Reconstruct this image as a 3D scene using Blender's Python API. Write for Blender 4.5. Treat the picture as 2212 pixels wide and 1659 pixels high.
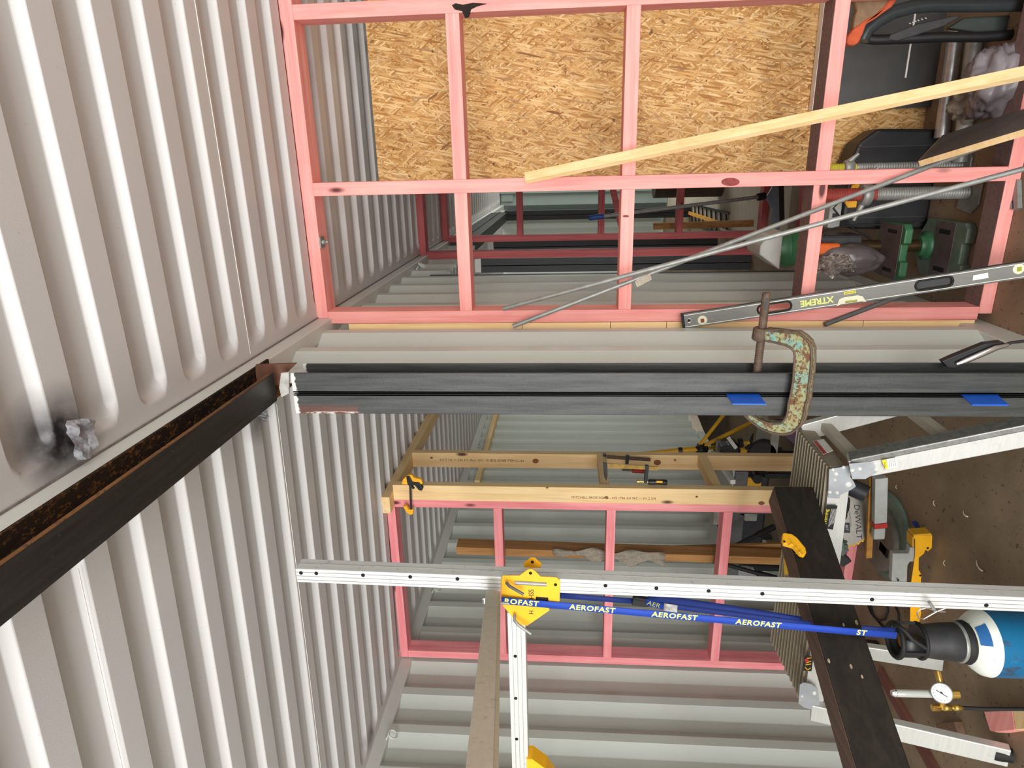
import bpy, bmesh, math, random
import numpy as np
from mathutils import Vector, Matrix, noise
random.seed(7)
S = bpy.context.scene
for o in list(bpy.data.objects): bpy.data.objects.remove(o)
COL = S.collection
# ------------------------------------------------------------------ camera
H = 1.47
_yaw, _pit, _rol, FPX = math.radians(-18.54), math.radians(4.544), math.radians(.077), 1400.0
_cy, _sy, _cp, _sp = math.cos(_yaw), math.sin(_yaw), math.cos(_pit), math.sin(_pit)
FW = Vector((_sy*_cp, _cy*_cp, _sp)); _r = Vector((_cy, -_sy, 0)); _u = _r.cross(FW)
RT = math.cos(_rol)*_r + math.sin(_rol)*_u; UP = -math.sin(_rol)*_r + math.cos(_rol)*_u
EYE = Vector((0, 0, H))
cd = bpy.data.cameras.new('camera'); cam = bpy.data.objects.new('camera', cd); COL.objects.link(cam)
cd.sensor_width = 36; cd.lens = 36*FPX/2212; cd.clip_start = .05; cd.clip_end = 200
M = Matrix((-UP, RT, -FW)).transposed().to_4x4(); M.translation = EYE; cam.matrix_world = M
S.camera = cam
# ------------------------------------------------------------------ light
S.view_settings.view_transform = 'Standard'; S.view_settings.look = 'None'; S.view_settings.gamma = 1
S.view_settings.use_curve_mapping = False; S.view_settings.exposure = 0.56
try: S.cycles.use_denoising = True; S.cycles.max_bounces = 8; S.cycles.diffuse_bounces = 6
except Exception: pass
w = bpy.data.worlds.new('world'); S.world = w; w.use_nodes = True
w.node_tree.nodes['Background'].inputs[0].default_value = (.93, .97, 1, 1)
w.node_tree.nodes['Background'].inputs[1].default_value = .85
def area(name, loc, target, sx, sy, power, col=(1, 1, 1)):
    l = bpy.data.lights.new(name, 'AREA'); l.shape = 'RECTANGLE'; l.size = sx; l.size_y = sy; l.energy = power; l.color = col
    o = bpy.data.objects.new(name, l); COL.objects.link(o); o.location = loc
    o.rotation_euler = (Vector(target)-Vector(loc)).to_track_quat('-Z', 'Y').to_euler(); return o
area('door_daylight', (-.4, -4.0, 1.10), (-.4, 3, 1.2), 4.3, 2.1, 285, (1, .985, .965))
area('side_fill_light', (1.73, .5, 1.25), (-1, .9, 1.2), 1.7, 2.0, 13, (1, .985, .965))  # added fill lamp; the right wall has no opening here
area('far_opening_daylight', (1.6, 8.4, 1.3), (-1, 8.6, 1.2), 2.2, 2.2, 45, (.97, 1, .97))
# ------------------------------------------------------------------ picture helpers (photo pixel -> point on a real plane)
def ray(x, y): return RT*((829.5-y)/FPX) - UP*((x-1106)/FPX) + FW
def P(x, y, X=None, Y=None, Z=None, d=None):
    r = ray(x, y)
    t = X/r.x if X is not None else Y/r.y if Y is not None else (Z-H)/r.z if Z is not None else d
    return EYE + r*t
def PP(x, y, p, n):
    r = ray(x, y); return EYE + r*((Vector(p)-EYE).dot(Vector(n))/r.dot(Vector(n)))
# ------------------------------------------------------------------ mesh builder
def V(*a): return Vector(a)
class MB:
    def __init__(s): s.v = []; s.f = []; s.sm = []
    def add(s, vs, fs, smooth=False):
        n = len(s.v); s.v += [Vector(v) for v in vs]; s.f += [[n+i for i in f] for f in fs]; s.sm += [smooth]*len(fs); return s
    def box(s, x0, x1, y0, y1, z0, z1):
        vs = [(x, y, z) for x in (x0, x1) for y in (y0, y1) for z in (z0, z1)]
        return s.add(vs, [(0, 1, 3, 2), (4, 6, 7, 5), (0, 4, 5, 1), (2, 3, 7, 6), (0, 2, 6, 4), (1, 5, 7, 3)])
    def bar(s, p0, p1, w, h, up=(0, 0, 1)):
        p0, p1 = Vector(p0), Vector(p1); d = (p1-p0).normalized(); a = d.cross(Vector(up)).normalized(); b = a.cross(d).normalized()
        vs = [p + a*(i*w/2) + b*(j*h/2) for p in (p0, p1) for i in (-1, 1) for j in (-1, 1)]
        return s.add(vs, [(0, 1, 3, 2), (4, 6, 7, 5), (0, 4, 5, 1), (2, 3, 7, 6), (0, 2, 6, 4), (1, 5, 7, 3)])
    def prism(s, pts, off, smooth=False):
        n = len(pts); off = Vector(off); vs = [Vector(p) for p in pts]+[Vector(p)+off for p in pts]
        return s.add(vs, [list(range(n))[::-1], list(range(n, 2*n))]+[(i, (i+1) % n, n+(i+1) % n, n+i) for i in range(n)], smooth)
    def tube(s, pts, r, n=12, closed=False, caps=True):
        pts = [Vector(p) for p in pts]; m = len(pts); rs = r if isinstance(r, (list, tuple)) else [r]*m
        vs = []; ref = None
        for i, p in enumerate(pts):
            if closed: t = (pts[(i+1) % m]-pts[i-1]).normalized()
            else: t = (pts[min(i+1, m-1)]-pts[max(i-1, 0)]).normalized()
            if ref is None: ref = t.orthogonal().normalized()
            ref = (ref - t*ref.dot(t)); ref = ref.normalized() if ref.length > 1e-6 else t.orthogonal().normalized()
            b = t.cross(ref)
            for k in range(n):
                a = 2*math.pi*k/n; vs.append(p+(ref*math.cos(a)+b*math.sin(a))*rs[i])
        fs = []
        for i in range(m if closed else m-1):
            j = (i+1) % m
            for k in range(n): fs.append((i*n+k, i*n+(k+1) % n, j*n+(k+1) % n, j*n+k))
        s.add(vs, fs, True)
        if caps and not closed: s.add([vs[k] for k in range(n)], [list(range(n))[::-1]]); s.add([vs[(m-1)*n+k] for k in range(n)], [list(range(n))])
        return s
    def cyl(s, p0, p1, r, n=20): return s.tube([p0, p1], r, n)
    def lathe(s, p0, d, prof, n=28):
        d = Vector(d).normalized(); return s.tube2([(Vector(p0)+d*t, r) for t, r in prof], d, n)
    def tube2(s, pr, d, n):
        a = d.orthogonal().normalized(); b = d.cross(a); vs = []
        for p, r in pr:
            for k in range(n): t = 2*math.pi*k/n; vs.append(p+(a*math.cos(t)+b*math.sin(t))*r)
        m = len(pr); fs = [(i*n+k, i*n+(k+1) % n, (i+1)*n+(k+1) % n, (i+1)*n+k) for i in range(m-1) for k in range(n)]
        s.add(vs, fs, True)
        s.add([vs[k] for k in range(n)], [list(range(n))[::-1]]); s.add([vs[(m-1)*n+k] for k in range(n)], [list(range(n))]); return s
    def ribbon(s, pts, wv, th=.0015):
        n = len(pts); wl = wv if isinstance(wv, list) else [Vector(wv)]*n
        vs = []
        for i, p in enumerate(pts):
            p = Vector(p); t = (Vector(pts[min(i+1, n-1)])-Vector(pts[max(i-1, 0)])).normalized(); q = t.cross(wl[i]).normalized()*th
            vs += [p-wl[i]/2-q, p+wl[i]/2-q, p+wl[i]/2+q, p-wl[i]/2+q]
        fs = [(0, 1, 2, 3), tuple(4*(n-1)+k for k in (3, 2, 1, 0))]
        for i in range(n-1):
            for k in range(4): a = 4*i; fs.append((a+k, a+4+k, a+4+(k+1) % 4, a+(k+1) % 4))
        return s.add(vs, fs, True)
    def blob(s, c, rx, ry, rz, amp=.25, fr=3, seed=0, nu=40, nv=26, flat=None):
        c = Vector(c); vs = []
        for i in range(nv+1):
            th = math.pi*i/nv
            for k in range(nu):
                ph = 2*math.pi*k/nu; d = Vector((math.sin(th)*math.cos(ph), math.sin(th)*math.sin(ph), math.cos(th)))
                q = 1+amp*(noise.noise(d*fr+Vector((seed, 0, 0)))+.5*noise.noise(d*fr*2.7+Vector((0, seed, 0)))-.45*abs(noise.noise(d*fr*1.7+Vector((0, 0, seed)))))
                p = c+Vector((d.x*rx, d.y*ry, d.z*rz))*q
                if flat is not None: p.z = max(p.z, flat)
                vs.append(p)
        fs = [(i*nu+k, (i+1)*nu+k, (i+1)*nu+(k+1) % nu, i*nu+(k+1) % nu) for i in range(nv) for k in range(nu)]
        return s.add(vs, fs, True)
    def build(s, name, mat, parent=None, origin=None, bevel=0):
        if origin is None:
            if parent is not None: origin = parent.matrix_basis.translation if parent.parent is None else ORG[parent.name]
            else:
                xs = [v.x for v in s.v]; ys = [v.y for v in s.v]; zs = [v.z for v in s.v]
                origin = Vector(((min(xs)+max(xs))/2, (min(ys)+max(ys))/2, min(zs)))
        origin = Vector(origin)
        me = bpy.data.meshes.new(name); me.from_pydata([tuple(v-origin) for v in s.v], [], s.f)
        me.polygons.foreach_set('use_smooth', s.sm)
        bm = bmesh.new(); bm.from_mesh(me); bmesh.ops.recalc_face_normals(bm, faces=bm.faces[:]); bm.to_mesh(me); bm.free()
        me.materials.append(mat); o = bpy.data.objects.new(name, me); COL.objects.link(o)
        if parent is not None: o.parent = parent
        else: o.location = origin
        ORG[o.name] = origin
        if bevel:
            b = o.modifiers.new('bevel', 'BEVEL'); b.width = bevel; b.segments = 2; b.limit_method = 'ANGLE'; b.angle_limit = .6
        return o
ORG = {}
def tag(o, label, cat, group=None, kind=None):
    o['label'] = label; o['category'] = cat
    if group: o['group'] = group
    if kind: o['kind'] = kind
    return o
def thing(name, loc, label, cat, group=None):
    o = bpy.data.objects.new(name, None); COL.objects.link(o); o.location = Vector(loc); o.empty_display_size = .05
    ORG[o.name] = Vector(loc); return tag(o, label, cat, group)
def struct(name, mb, mat, bevel=0):
    o = mb.build(name, mat, bevel=bevel); o['kind'] = 'structure'; return o
def text(s, size, c, xd, yd, mat, parent, name='lettering', depth=.0006, sx=1, bold=0, sp=1):
    cu = bpy.data.curves.new('t', 'FONT'); cu.offset = bold; cu.space_character = sp; cu.body = s; cu.size = size; cu.align_x = 'CENTER'; cu.align_y = 'CENTER'; cu.extrude = depth; cu.resolution_u = 3
    o = bpy.data.objects.new('t', cu); COL.objects.link(o); bpy.context.view_layer.update()
    me = bpy.data.meshes.new_from_object(o.evaluated_get(bpy.context.evaluated_depsgraph_get())); bpy.data.objects.remove(o); bpy.data.curves.remove(cu)
    xd = Vector(xd).normalized(); yd = Vector(yd); yd = (yd-xd*yd.dot(xd)).normalized(); zd = xd.cross(yd)
    org = ORG[parent.name]
    for v in me.vertices: v.co = Vector(c)+xd*(v.co.x*sx)+yd*v.co.y+zd*v.co.z-org
    me.materials.clear(); me.materials.append(mat); o = bpy.data.objects.new(name, me); COL.objects.link(o); o.parent = parent; ORG[o.name] = org; return o
# ------------------------------------------------------------------ materials
def lin(c): return tuple((v/255/12.92 if v/255 <= .04045 else ((v/255+.055)/1.055)**2.4) for v in c)+(1,)
class NT:
    def __init__(s, name, rough=.5, metal=0, spec=.5):
        s.m = bpy.data.materials.new(name); s.m.use_nodes = True; s.t = s.m.node_tree; s.b = s.t.nodes['Principled BSDF']
        s.b.inputs['Roughness'].default_value = rough; s.b.inputs['Metallic'].default_value = metal; s.b.inputs['Specular IOR Level'].default_value = spec
        s.tc = s.t.nodes.new('ShaderNodeTexCoord').outputs['Object']
    def n(s, t, **k):
        x = s.t.nodes.new(t)
        for a, v in k.items():
            if hasattr(x, a) and not a[0].isupper(): setattr(x, a, v)
            else: x.inputs[a.replace('_', ' ')].default_value = v
        return x
    def l(s, a, b): s.t.links.new(a, b)
    def map(s, sc, rot=(0, 0, 0), loc=(0, 0, 0)):
        m = s.n('ShaderNodeMapping'); m.inputs['Scale'].default_value = sc; m.inputs['Rotation'].default_value = rot; m.inputs['Location'].default_value = loc; s.l(s.tc, m.inputs[0]); return m.outputs[0]
    def noise(s, sc=(1, 1, 1), scale=5, detail=4, rough=.55, rot=(0, 0, 0), loc=(0, 0, 0), dist=0):
        x = s.n('ShaderNodeTexNoise'); x.inputs['Scale'].default_value = scale; x.inputs['Detail'].default_value = detail; x.inputs['Roughness'].default_value = rough; x.inputs['Distortion'].default_value = dist
        s.l(s.map(sc, rot, loc), x.inputs['Vector']); return x.outputs[0]
    def ramp(s, v, *st):
        r = s.n('ShaderNodeValToRGB'); e = r.color_ramp.elements
        while len(e) < len(st): e.new(.5)
        for i, (p, c) in enumerate(st): e[i].position = p; e[i].color = c if isinstance(c, tuple) else (c, c, c, 1)
        s.l(v, r.inputs[0]); return r.outputs[0]
    def mix(s, f, a, b, mode='MIX'):
        x = s.n('ShaderNodeMix'); x.data_type = 'RGBA'; x.blend_type = mode
        for v, i in ((f, 0), (a, 6), (b, 7)):
            if isinstance(v, (int, float)) or isinstance(v, tuple): x.inputs[i].default_value = v
            else: s.l(v, x.inputs[i])
        return x.outputs[2]
    def math(s, op, a, b=0):
        x = s.n('ShaderNodeMath'); x.operation = op
        for v, i in ((a, 0), (b, 1)):
            if isinstance(v, (int, float)): x.inputs[i].default_value = v
            else: s.l(v, x.inputs[i])
        return x.outputs[0]
    def axis(s, i):
        x = s.n('ShaderNodeSeparateXYZ'); s.l(s.tc, x.inputs[0]); return x.outputs[i]
    def near(s, p, r0, r1):  # 1 near object-space point p, 0 beyond r1
        x = s.n('ShaderNodeVectorMath'); x.operation = 'DISTANCE'; s.l(s.tc, x.inputs[0]); x.inputs[1].default_value = p
        return s.ramp(s.math('DIVIDE', x.outputs['Value'], r1), (r0/r1, 1.0), (1.0, 0.0))
    def col(s, c):
        if isinstance(c, tuple): s.b.inputs['Base Color'].default_value = c
        else: s.l(c, s.b.inputs['Base Color'])
        return s
    def bump(s, v, d=.002, st=.5):
        b = s.n('ShaderNodeBump'); b.inputs['Distance'].default_value = d; b.inputs['Strength'].default_value = st; s.l(v, b.inputs['Height']); s.l(b.outputs[0], s.b.inputs['Normal']); return s
def plain(name, c, rough=.5, metal=0, var=.12, sc=30, bump=.0004):
    k = NT(name, rough, metal); c = lin(c); n = k.noise(scale=sc)
    k.col(k.ramp(n, (.3, tuple(v*(1-var) for v in c[:3])+(1,)), (.7, tuple(min(1, v*(1+var)) for v in c[:3])+(1,))))
    if bump: k.bump(n, bump, .5)
    return k.m
def wood(name, ca, cb, cc, ax=2, rough=.65, knots=True, dirt=None):
    k = NT(name, rough, 0, .3); st = [26, 26, 26]; st[ax] = 1.1
    n1 = k.noise(tuple(st), 1.6, 6, .6, dist=.6); st2 = [120, 120, 120]; st2[ax] = 3
    n2 = k.noise(tuple(st2), 1.5, 3, .6)
    c = k.ramp(n1, (.25, lin(cc)), (.45, lin(cb)), (.62, lin(ca)), (.8, lin(cb)))
    c = k.mix(.35, c, k.ramp(n2, (.3, lin(cb)), (.65, lin(ca))))
    big = k.noise((1, 1, 1), 3.5, 2); c = k.mix(k.ramp(big, (.45, .0), (.75, .35)), c, lin(cc))
    if knots:
        v = k.n('ShaderNodeTexVoronoi'); s3 = [7, 7, 7]; s3[ax] = 2.4; v.inputs['Scale'].default_value = 1.0; k.l(k.map(tuple(s3)), v.inputs['Vector'])
        kn = k.ramp(v.outputs['Distance'], (.05, 1.0), (.10, 0.0)); c = k.mix(kn, c, lin(tuple(int(q*.42) for q in cc)))
    if dirt: c = k.mix(k.ramp(k.noise((1, 1, 1), 9, 5, .7), (.5, 0.0), (.7, .8)), c, lin(dirt))
    k.col(c).bump(n2, .0006, .5); return k.m
PK = ((246, 174, 165), (236, 150, 143), (210, 112, 112))
pinkX, pinkY, pinkZ = [wood('pink_treated_pine_%s' % a, *PK, ax=i) for i, a in enumerate('xyz')]
PR = ((244, 168, 168), (232, 136, 142), (206, 98, 108))
roseX, roseY, roseZ = [wood('rose_treated_pine_%s' % a, *PR, ax=i) for i, a in enumerate('xyz')]
PN = ((246, 218, 168), (236, 200, 144), (212, 168, 114))
pineX, pineY, pineZ = [wood('clear_pine_%s' % a, *PN, ax=i) for i, a in enumerate('xyz')]
oldpine = wood('weathered_pine', (176, 132, 80), (150, 106, 60), (112, 76, 42), 2)
def painted(name, c, stains=(), rough=.42):
    k = NT(name, rough, 0, .5); n = k.noise(scale=2.2, detail=5); cc = lin(c)
    col = k.ramp(n, (.3, tuple(v*.94 for v in cc[:3])+(1,)), (.7, cc))
    sp = k.noise(scale=140, detail=1); col = k.mix(k.ramp(sp, (.74, 0.0), (.8, .25)), col, lin((90, 86, 80)))
    for (p, r0, r1, a, sc) in stains:
        m = k.near(p, r0, r1); m2 = k.mix(.35, m, k.ramp(k.noise(scale=22, detail=4), (.3, .2), (.6, 1.0)), 'MULTIPLY')
        f = k.n('ShaderNodeMath'); f.operation = 'MULTIPLY'; k.l(m2, f.inputs[0]); f.inputs[1].default_value = a; col = k.mix(f.outputs[0], col, lin(sc))
    k.col(col).bump(k.noise(scale=260, detail=2), .0004, .35); return k
paint = painted('container_paint', (200, 205, 197)).m
def steel(name, c, c2, rust=(110, 60, 25), ramt=.0, ax=2, rough=.5, metal=.2):
    k = NT(name, rough, metal, .5); st = [40, 40, 40]; st[ax] = 2.5
    col = k.ramp(k.noise(tuple(st), 1.5, 5, .65), (.3, lin(c)), (.75, lin(c2)))
    col = k.mix(k.ramp(k.noise((1, 1, 1), 90, 3, .7), (.66, 0.0), (.78, .22)), col, lin((140, 138, 134)))
    if ramt: col = k.mix(k.ramp(k.noise((1, 1, 1), 60, 8, .75), (.60-ramt, 0.0), (.70-ramt, 1.0)), col, lin(rust))
    k.col(col).bump(k.noise((1, 1, 1), 120, 4, .7), .0006, .6); return k
blackS = steel('mill_black_steel', (28, 29, 30), (48, 49, 51)).m
beamS = steel('dark_scuffed_steel', (26, 24, 22), (50, 46, 42), ax=1).m
rustS = steel('rusty_steel', (24, 19, 16), (46, 32, 22), (104, 62, 28), .03, 1, .85, .05).m
k = NT('rust_speckled_web', .9, .0, .2)
zr_ = k.ramp(k.math('MULTIPLY', k.axis(2), 10), (.08, .16), (.75, 0.0)); nz_ = k.noise((1, .5, 1), 120, 6, .8)
mk = k.ramp(k.math('ADD', nz_, zr_), (.56, 0.0), (.68, 1.0)); c = k.ramp(k.noise((1, .3, 1), 9, 4), (.3, lin((20, 16, 13))), (.7, lin((44, 30, 20))))
k.col(k.mix(mk, c, lin((128, 84, 34)))).bump(nz_, .001, .6); rustS = k.m
rustO = steel('orange_rusted_steel', (84, 52, 26), (140, 92, 40), (50, 36, 24), .06, 1, .9, .0).m
def alum(name, c=(214, 214, 210), ax=2, rough=.38, dirt=.5, metal=.3):
    k = NT(name, rough, metal, .5); st = [90, 90, 90]; st[ax] = 2
    col = k.ramp(k.noise(tuple(st), 1.6, 4, .6), (.3, lin(tuple(int(v*.95) for v in c))), (.7, lin(c)))
    col = k.mix(k.ramp(k.noise((1, 1, 1), 45, 6, .75), (.58, 0.0), (.72, dirt)), col, lin((116, 106, 92)))
    k.col(col).bump(k.noise((1, 1, 1), 160, 3), .0003, .4); return k.m
alu = alum('aluminium', (234, 234, 230), metal=.25); aluX = alum('aluminium_x', (224, 224, 219), 0, metal=.3); aluD = alum('dirty_aluminium', (204, 196, 178), 1, .6, .6, .05)
aluP = alum('grimy_ribbed_aluminium', (150, 138, 118), 0, .6, .8, .1); aluR = alum('worn_bright_rib', (196, 188, 164), 0, .5, .8, .2)
yel = plain('yellow_paint', (250, 182, 28), .45, 0, .06); yelD = plain('mustard_yellow_plastic', (220, 165, 30), .5, 0, .1)
blk = plain('black_plastic', (26, 27, 29), .45, 0, .2); blkR = plain('black_rubber', (20, 20, 21), .7, 0, .2); drk = plain('dark_grey_plastic', (46, 46, 48), .5, 0, .2)
gry = plain('grey_plastic', (170, 172, 166), .5, 0, .08); dgr = plain('mid_grey_metal', (98, 100, 100), .5, .3, .15)
red = plain('red_plastic', (180, 45, 38), .5, 0, .15); brass = plain('brass', (205, 165, 85), .3, .8, .1); chrome = plain('chrome', (225, 225, 225), .15, .95, .05)
white = plain('white_label', (232, 230, 224), .6, 0, .05); cream = plain('cream_plastic', (226, 222, 196), .5, 0, .05)
bluS = plain('blue_plastic', (20, 92, 205), .4, 0, .08); bluW = plain('blue_webbing', (26, 66, 170), .7, 0, .18, 400); ylT = plain('yellow_thread', (214, 216, 120), .8, 0, .15, 300)
navy = plain('navy_webbing', (18, 44, 120), .7, 0, .2, 300)
green = plain('green_machine_paint', (52, 104, 68), .45, 0, .25, 20); greenG = plain('green_grey_paint', (100, 118, 104), .55, 0, .25, 20)
mauve = plain('scuffed_mauve_steel', (104, 92, 92), .55, .3, .2, 20); bronze = plain('oily_steel', (104, 86, 60), .3, .8, .25, 30)
galv = plain('galvanised_steel', (146, 148, 144), .45, .35, .15, 40); conc = plain('pale_screed', (190, 178, 160), .85, 0, .1, 12)
redpaint = plain('red_thread_paint', (150, 60, 52), .6, 0, .2, 40); ylwpaint = plain('yellow_thread_paint', (190, 176, 50), .6, 0, .2, 40)
orange = plain('orange_plastic', (216, 98, 30), .4, 0, .15, 20)
clothG = plain('grey_canvas', (138, 130, 116), .9, 0, .2, 60); leather = plain('tan_leather', (128, 104, 78), .85, 0, .3, 25); leatherO = plain('orange_suede', (186, 84, 50), .9, 0, .12, 60)
bagM = plain('grey_plastic_film', (126, 118, 122), .35, 0, .15, 15)
lilac = plain('lilac_plastic', (170, 130, 190), .5, 0, .1)
blackTimber = wood('black_stained_timber', (46, 39, 32), (31, 26, 22), (20, 17, 15), 1, .6, False)
brownTimber = wood('brown_stained_timber', (112, 88, 72), (86, 64, 54), (56, 42, 36), 1, .6, False)
k = NT('dark_coated_board', .5, 0); k.col(k.ramp(k.noise((1, 1, 1), 14, 6, .7), (.3, lin((58, 56, 54))), (.7, lin((92, 88, 84))))); darkboard = k.m
# floor
k = NT('brown_container_floor', .7, 0, .3)
c = k.ramp(k.noise((1, 1, 1), 3.0, 7, .65), (.3, lin((120, 101, 82))), (.7, lin((154, 134, 110))))
c = k.mix(k.ramp(k.noise((1, 1, 1), 70, 4, .7), (.64, 0.0), (.74, .55)), c, lin((152, 136, 116)))
c = k.mix(k.ramp(k.noise((1, 1, 1), 45, 3, .7, loc=(5, 2, 0)), (.62, 0.0), (.7, .7)), c, lin((46, 38, 34)))
k.col(c).bump(k.noise((1, 1, 1), 60, 5), .001, .5); floorM = k.m
# OSB
k = NT('oriented_strand_board', .62, 0, .3); layers = []
for i, (rot, sc) in enumerate((((0, .35, 0), (90, 1, 11)), ((0, 1.0, 0), (95, 1, 14)), ((0, -.95, 0), (110, 1, 16)), ((0, -.3, 0), (75, 1, 10)), ((0, 1.5, 0), (140, 1, 22)), ((0, .05, 0), (130, 1, 14)), ((0, .75, 0), (150, 1, 20)), ((0, -.6, 0), (150, 1, 20)), ((0, .2, 0), (150, 1, 16)))):
    v = k.n('ShaderNodeTexVoronoi'); v.inputs['Scale'].default_value = 1; v.inputs['Randomness'].default_value = 1
    wv = k.n('ShaderNodeVectorMath'); wv.operation = 'ADD'; mp = k.n('ShaderNodeMapping'); mp.vector_type = 'TEXTURE'; mp.inputs['Scale'].default_value = tuple(1/q for q in sc); mp.inputs['Rotation'].default_value = rot; mp.inputs['Location'].default_value = (i*.31, 0, i*.1); k.l(k.tc, mp.inputs[0]); k.l(mp.outputs[0], wv.inputs[0])
    nn = k.n('ShaderNodeTexNoise'); nn.inputs['Scale'].default_value = 5; k.l(k.tc, nn.inputs['Vector']); k.l(nn.outputs['Color'], wv.inputs[1]); k.l(wv.outputs[0], v.inputs['Vector'])
    g = k.n('ShaderNodeSeparateColor'); k.l(v.outputs['Color'], g.inputs[0]); layers.append((g.outputs[0], g.outputs[1], v.outputs['Distance']))
c = None; hgt = None
for r, g, dd in layers:
    cc = k.ramp(r, (.0, lin((168, 112, 56))), (.22, lin((205, 156, 92))), (.6, lin((226, 184, 122))), (.93, lin((238, 204, 148))), (1.0, lin((130, 82, 44))))
    edge = k.ramp(dd, (.45, 0.0), (.75, .5)); cc = k.mix(edge, cc, lin((150, 100, 52)))
    c = cc if c is None else k.mix(k.ramp(g, (.58, 0.0), (.6, 1.0)), c, cc)
    hgt = r if hgt is None else k.math('ADD', hgt, r)
c = k.mix(k.ramp(k.noise((1, 1, 1), 30, 3, .6), (.68, 0.0), (.72, .8)), c, lin((84, 62, 42)))
k.col(c).bump(hgt, .0012, .5); osbM = k.m
# ================================================================== THE SETTING
RAILX = -.517; CEIL = 2.385; PER = .1733
def roof(name, x0, x1, y0, y1, edge, skew, mat, xs_round):
    """stamped roof panel: slot shaped pockets with rounded ends, running across the container"""
    hw, ramp, dep = .0535, .012, .022
    loc = [-.002, 0, .0015, .006, .0105, .012, .014, .03, .077, .093, .095, .0965, .101, .1055, .107, .109, .14]
    n0 = int((y0-edge)/PER)-1; n1 = int((y1-edge)/PER)+2
    ys = [edge+n*PER+t for n in range(n0, n1) for t in loc]; ys = [y for y in ys if y0 <= y <= y1]
    e0, e1 = xs_round
    xs = [x0, e0-.004]+[e0+i*.008 for i in range(12)]; xs += [e0+.13+i*(e1-e0-.26)/6 for i in range(7)]; xs += [e1-i*.008 for i in range(11, -1, -1)]+[e1+.004, x1]
    vs = []
    for y in ys:
        n = math.floor((y-edge)/PER); yc = edge+n*PER+hw
        for x in xs:
            dy = abs(y-yc)
            q = max(e0+hw-x, x-(e1-hw), 0); sd = hw-math.hypot(q, dy); t = min(max(sd/ramp, 0), 1); t = t if .12 < t < .88 else t*t*(3-2*t) if t < .001 or t > .999 else t
            vs.append((x, y+skew*(x+.75), CEIL+dep*t))
    m = len(xs); fs = [(i*m+j, i*m+j+1, (i+1)*m+j+1, (i+1)*m+j) for i in range(len(ys)-1) for j in range(m-1)]
    b = MB(); b.add(vs, fs, True); return b
sootA = P(160, 935, Z=CEIL); sootB = P(560, 895, Z=CEIL); sootC = P(800, 1590, Z=CEIL); sootD = P(714, 640, Z=CEIL)
bA = roof('ceiling', -.58, 1.80, -1.2, 10.0, 1.2545, 0, paint, (-.482, 1.70)); zA = V((-.58+1.80)/2, 4.4, CEIL)
bB = roof('ceiling', -2.66, -.578, -1.2, 10.0, 1.2410, .055, paint, (-2.585, -.60))
def ocen(b):
    xs = [v.x for v in b.v]; ys = [v.y for v in b.v]; zs = [v.z for v in b.v]; return Vector(((min(xs)+max(xs))/2, (min(ys)+max(ys))/2, min(zs)))
oA, oB = ocen(bA), ocen(bB)
pA = painted('container_roof_paint', (200, 197, 195), [(tuple(sootA+Vector((.0, -.03, 0))-oA), .035, .115, 1.0, (40, 34, 36)), (tuple(sootD-oA), .005, .04, .8, (20, 18, 18))])
pB = painted('container_roof_paint_scorched', (200, 197, 195), [(tuple(sootB-oB), .02, .10, .8, (48, 42, 42)), (tuple(sootC-oB), .02, .08, .8, (66, 54, 46))])
struct('ceiling', bA, pA.m); struct('ceiling', bB, pB.m)
# seams pressed in the roof sheets
sm = plain('seam_sealant', (226, 222, 216), .5, 0, .05)
for (x, X0, X1, sk) in ((420, -.5, 1.75, 0), (182, -2.6, -.7, .055), (648, -2.6, -.7, .055)):
    p = P(x, 0 if sk == 0 else 1290, Z=CEIL)
    b = MB(); b.bar((X0, p.y+sk*(X0-p.x), CEIL-.001), (X1, p.y+sk*(X1-p.x), CEIL-.0004), .0016, .0012); struct('trim_1', b, sm)
# floor
b = MB(); b.box(-2.9, 1.95, -1.6, 4.5, -.03, 0); b.box(-2.9, -.60, 4.5, 10, -.03, 0); struct('floor', b, floorM)
b = MB(); b.box(-.60, 1.95, 4.5, 12, -.03, -.002); struct('floor', b, conc)
# top rails (square tube between wall and roof)
grm = plain('dark_grime_seam', (118, 108, 104), .8, 0, .3, 40); b = MB(); b.box(-.5165, -.513, -1.2, 10, 2.3815, 2.3846); struct('trim_9', b, grm)
kr = painted('rail_paint', (206, 207, 201)); b = MB(); b.box(-.577, RAILX, -1.2, 10, 2.333, 2.388); struct('trim_2', b, kr.m, .004)
b = MB(); b.box(-2.69, -2.632, -1.2, 10, 2.325, 2.40); struct('trim_4', b, kr.m, .004)
# corrugated walls
def wallY(name, X, sgn, y0, y1, z0, z1, y_in, per=.245, dep=.036, mat=None, th=.0):
    """vertical corrugation along Y; sgn=+1 room on +X side. y_in: Y where an inner flat ends and the sheet steps outward towards -Y"""
    loc = [(0, 0), (.048, 0), (.052, .04), (.104, .96), (.108, 1), (.180, 1), (.184, .96), (.241, .04)]
    pts = []
    n0 = int((y0-y_in)/per)-2; n1 = int((y1-y_in)/per)+2
    for n in range(n0, n1):
        for t, q in loc: pts.append((y_in+n*per+t, X-sgn*dep*q))
    # going +Y from y_in: inner flat .07, outward slope, outer flat, inward slope facing -Y
    pts = [p for p in pts if y0-1e-6 <= p[0] <= y1+1e-6]
    b = MB(); vs = []; 
    for y, x in pts: vs += [(x, y, z0), (x, y, z1)]
    b.add(vs, [(2*i, 2*i+2, 2*i+3, 2*i+1) for i in range(len(pts)-1)]); return b
b = wallY('wall_left', -.548, 1, 1.712, 3.50, .10, 2.334, 2.206, per=.243); o = struct('wall_left', b, paint)
m = o.modifiers.new('thick', 'SOLIDIFY'); m.thickness = .003
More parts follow.
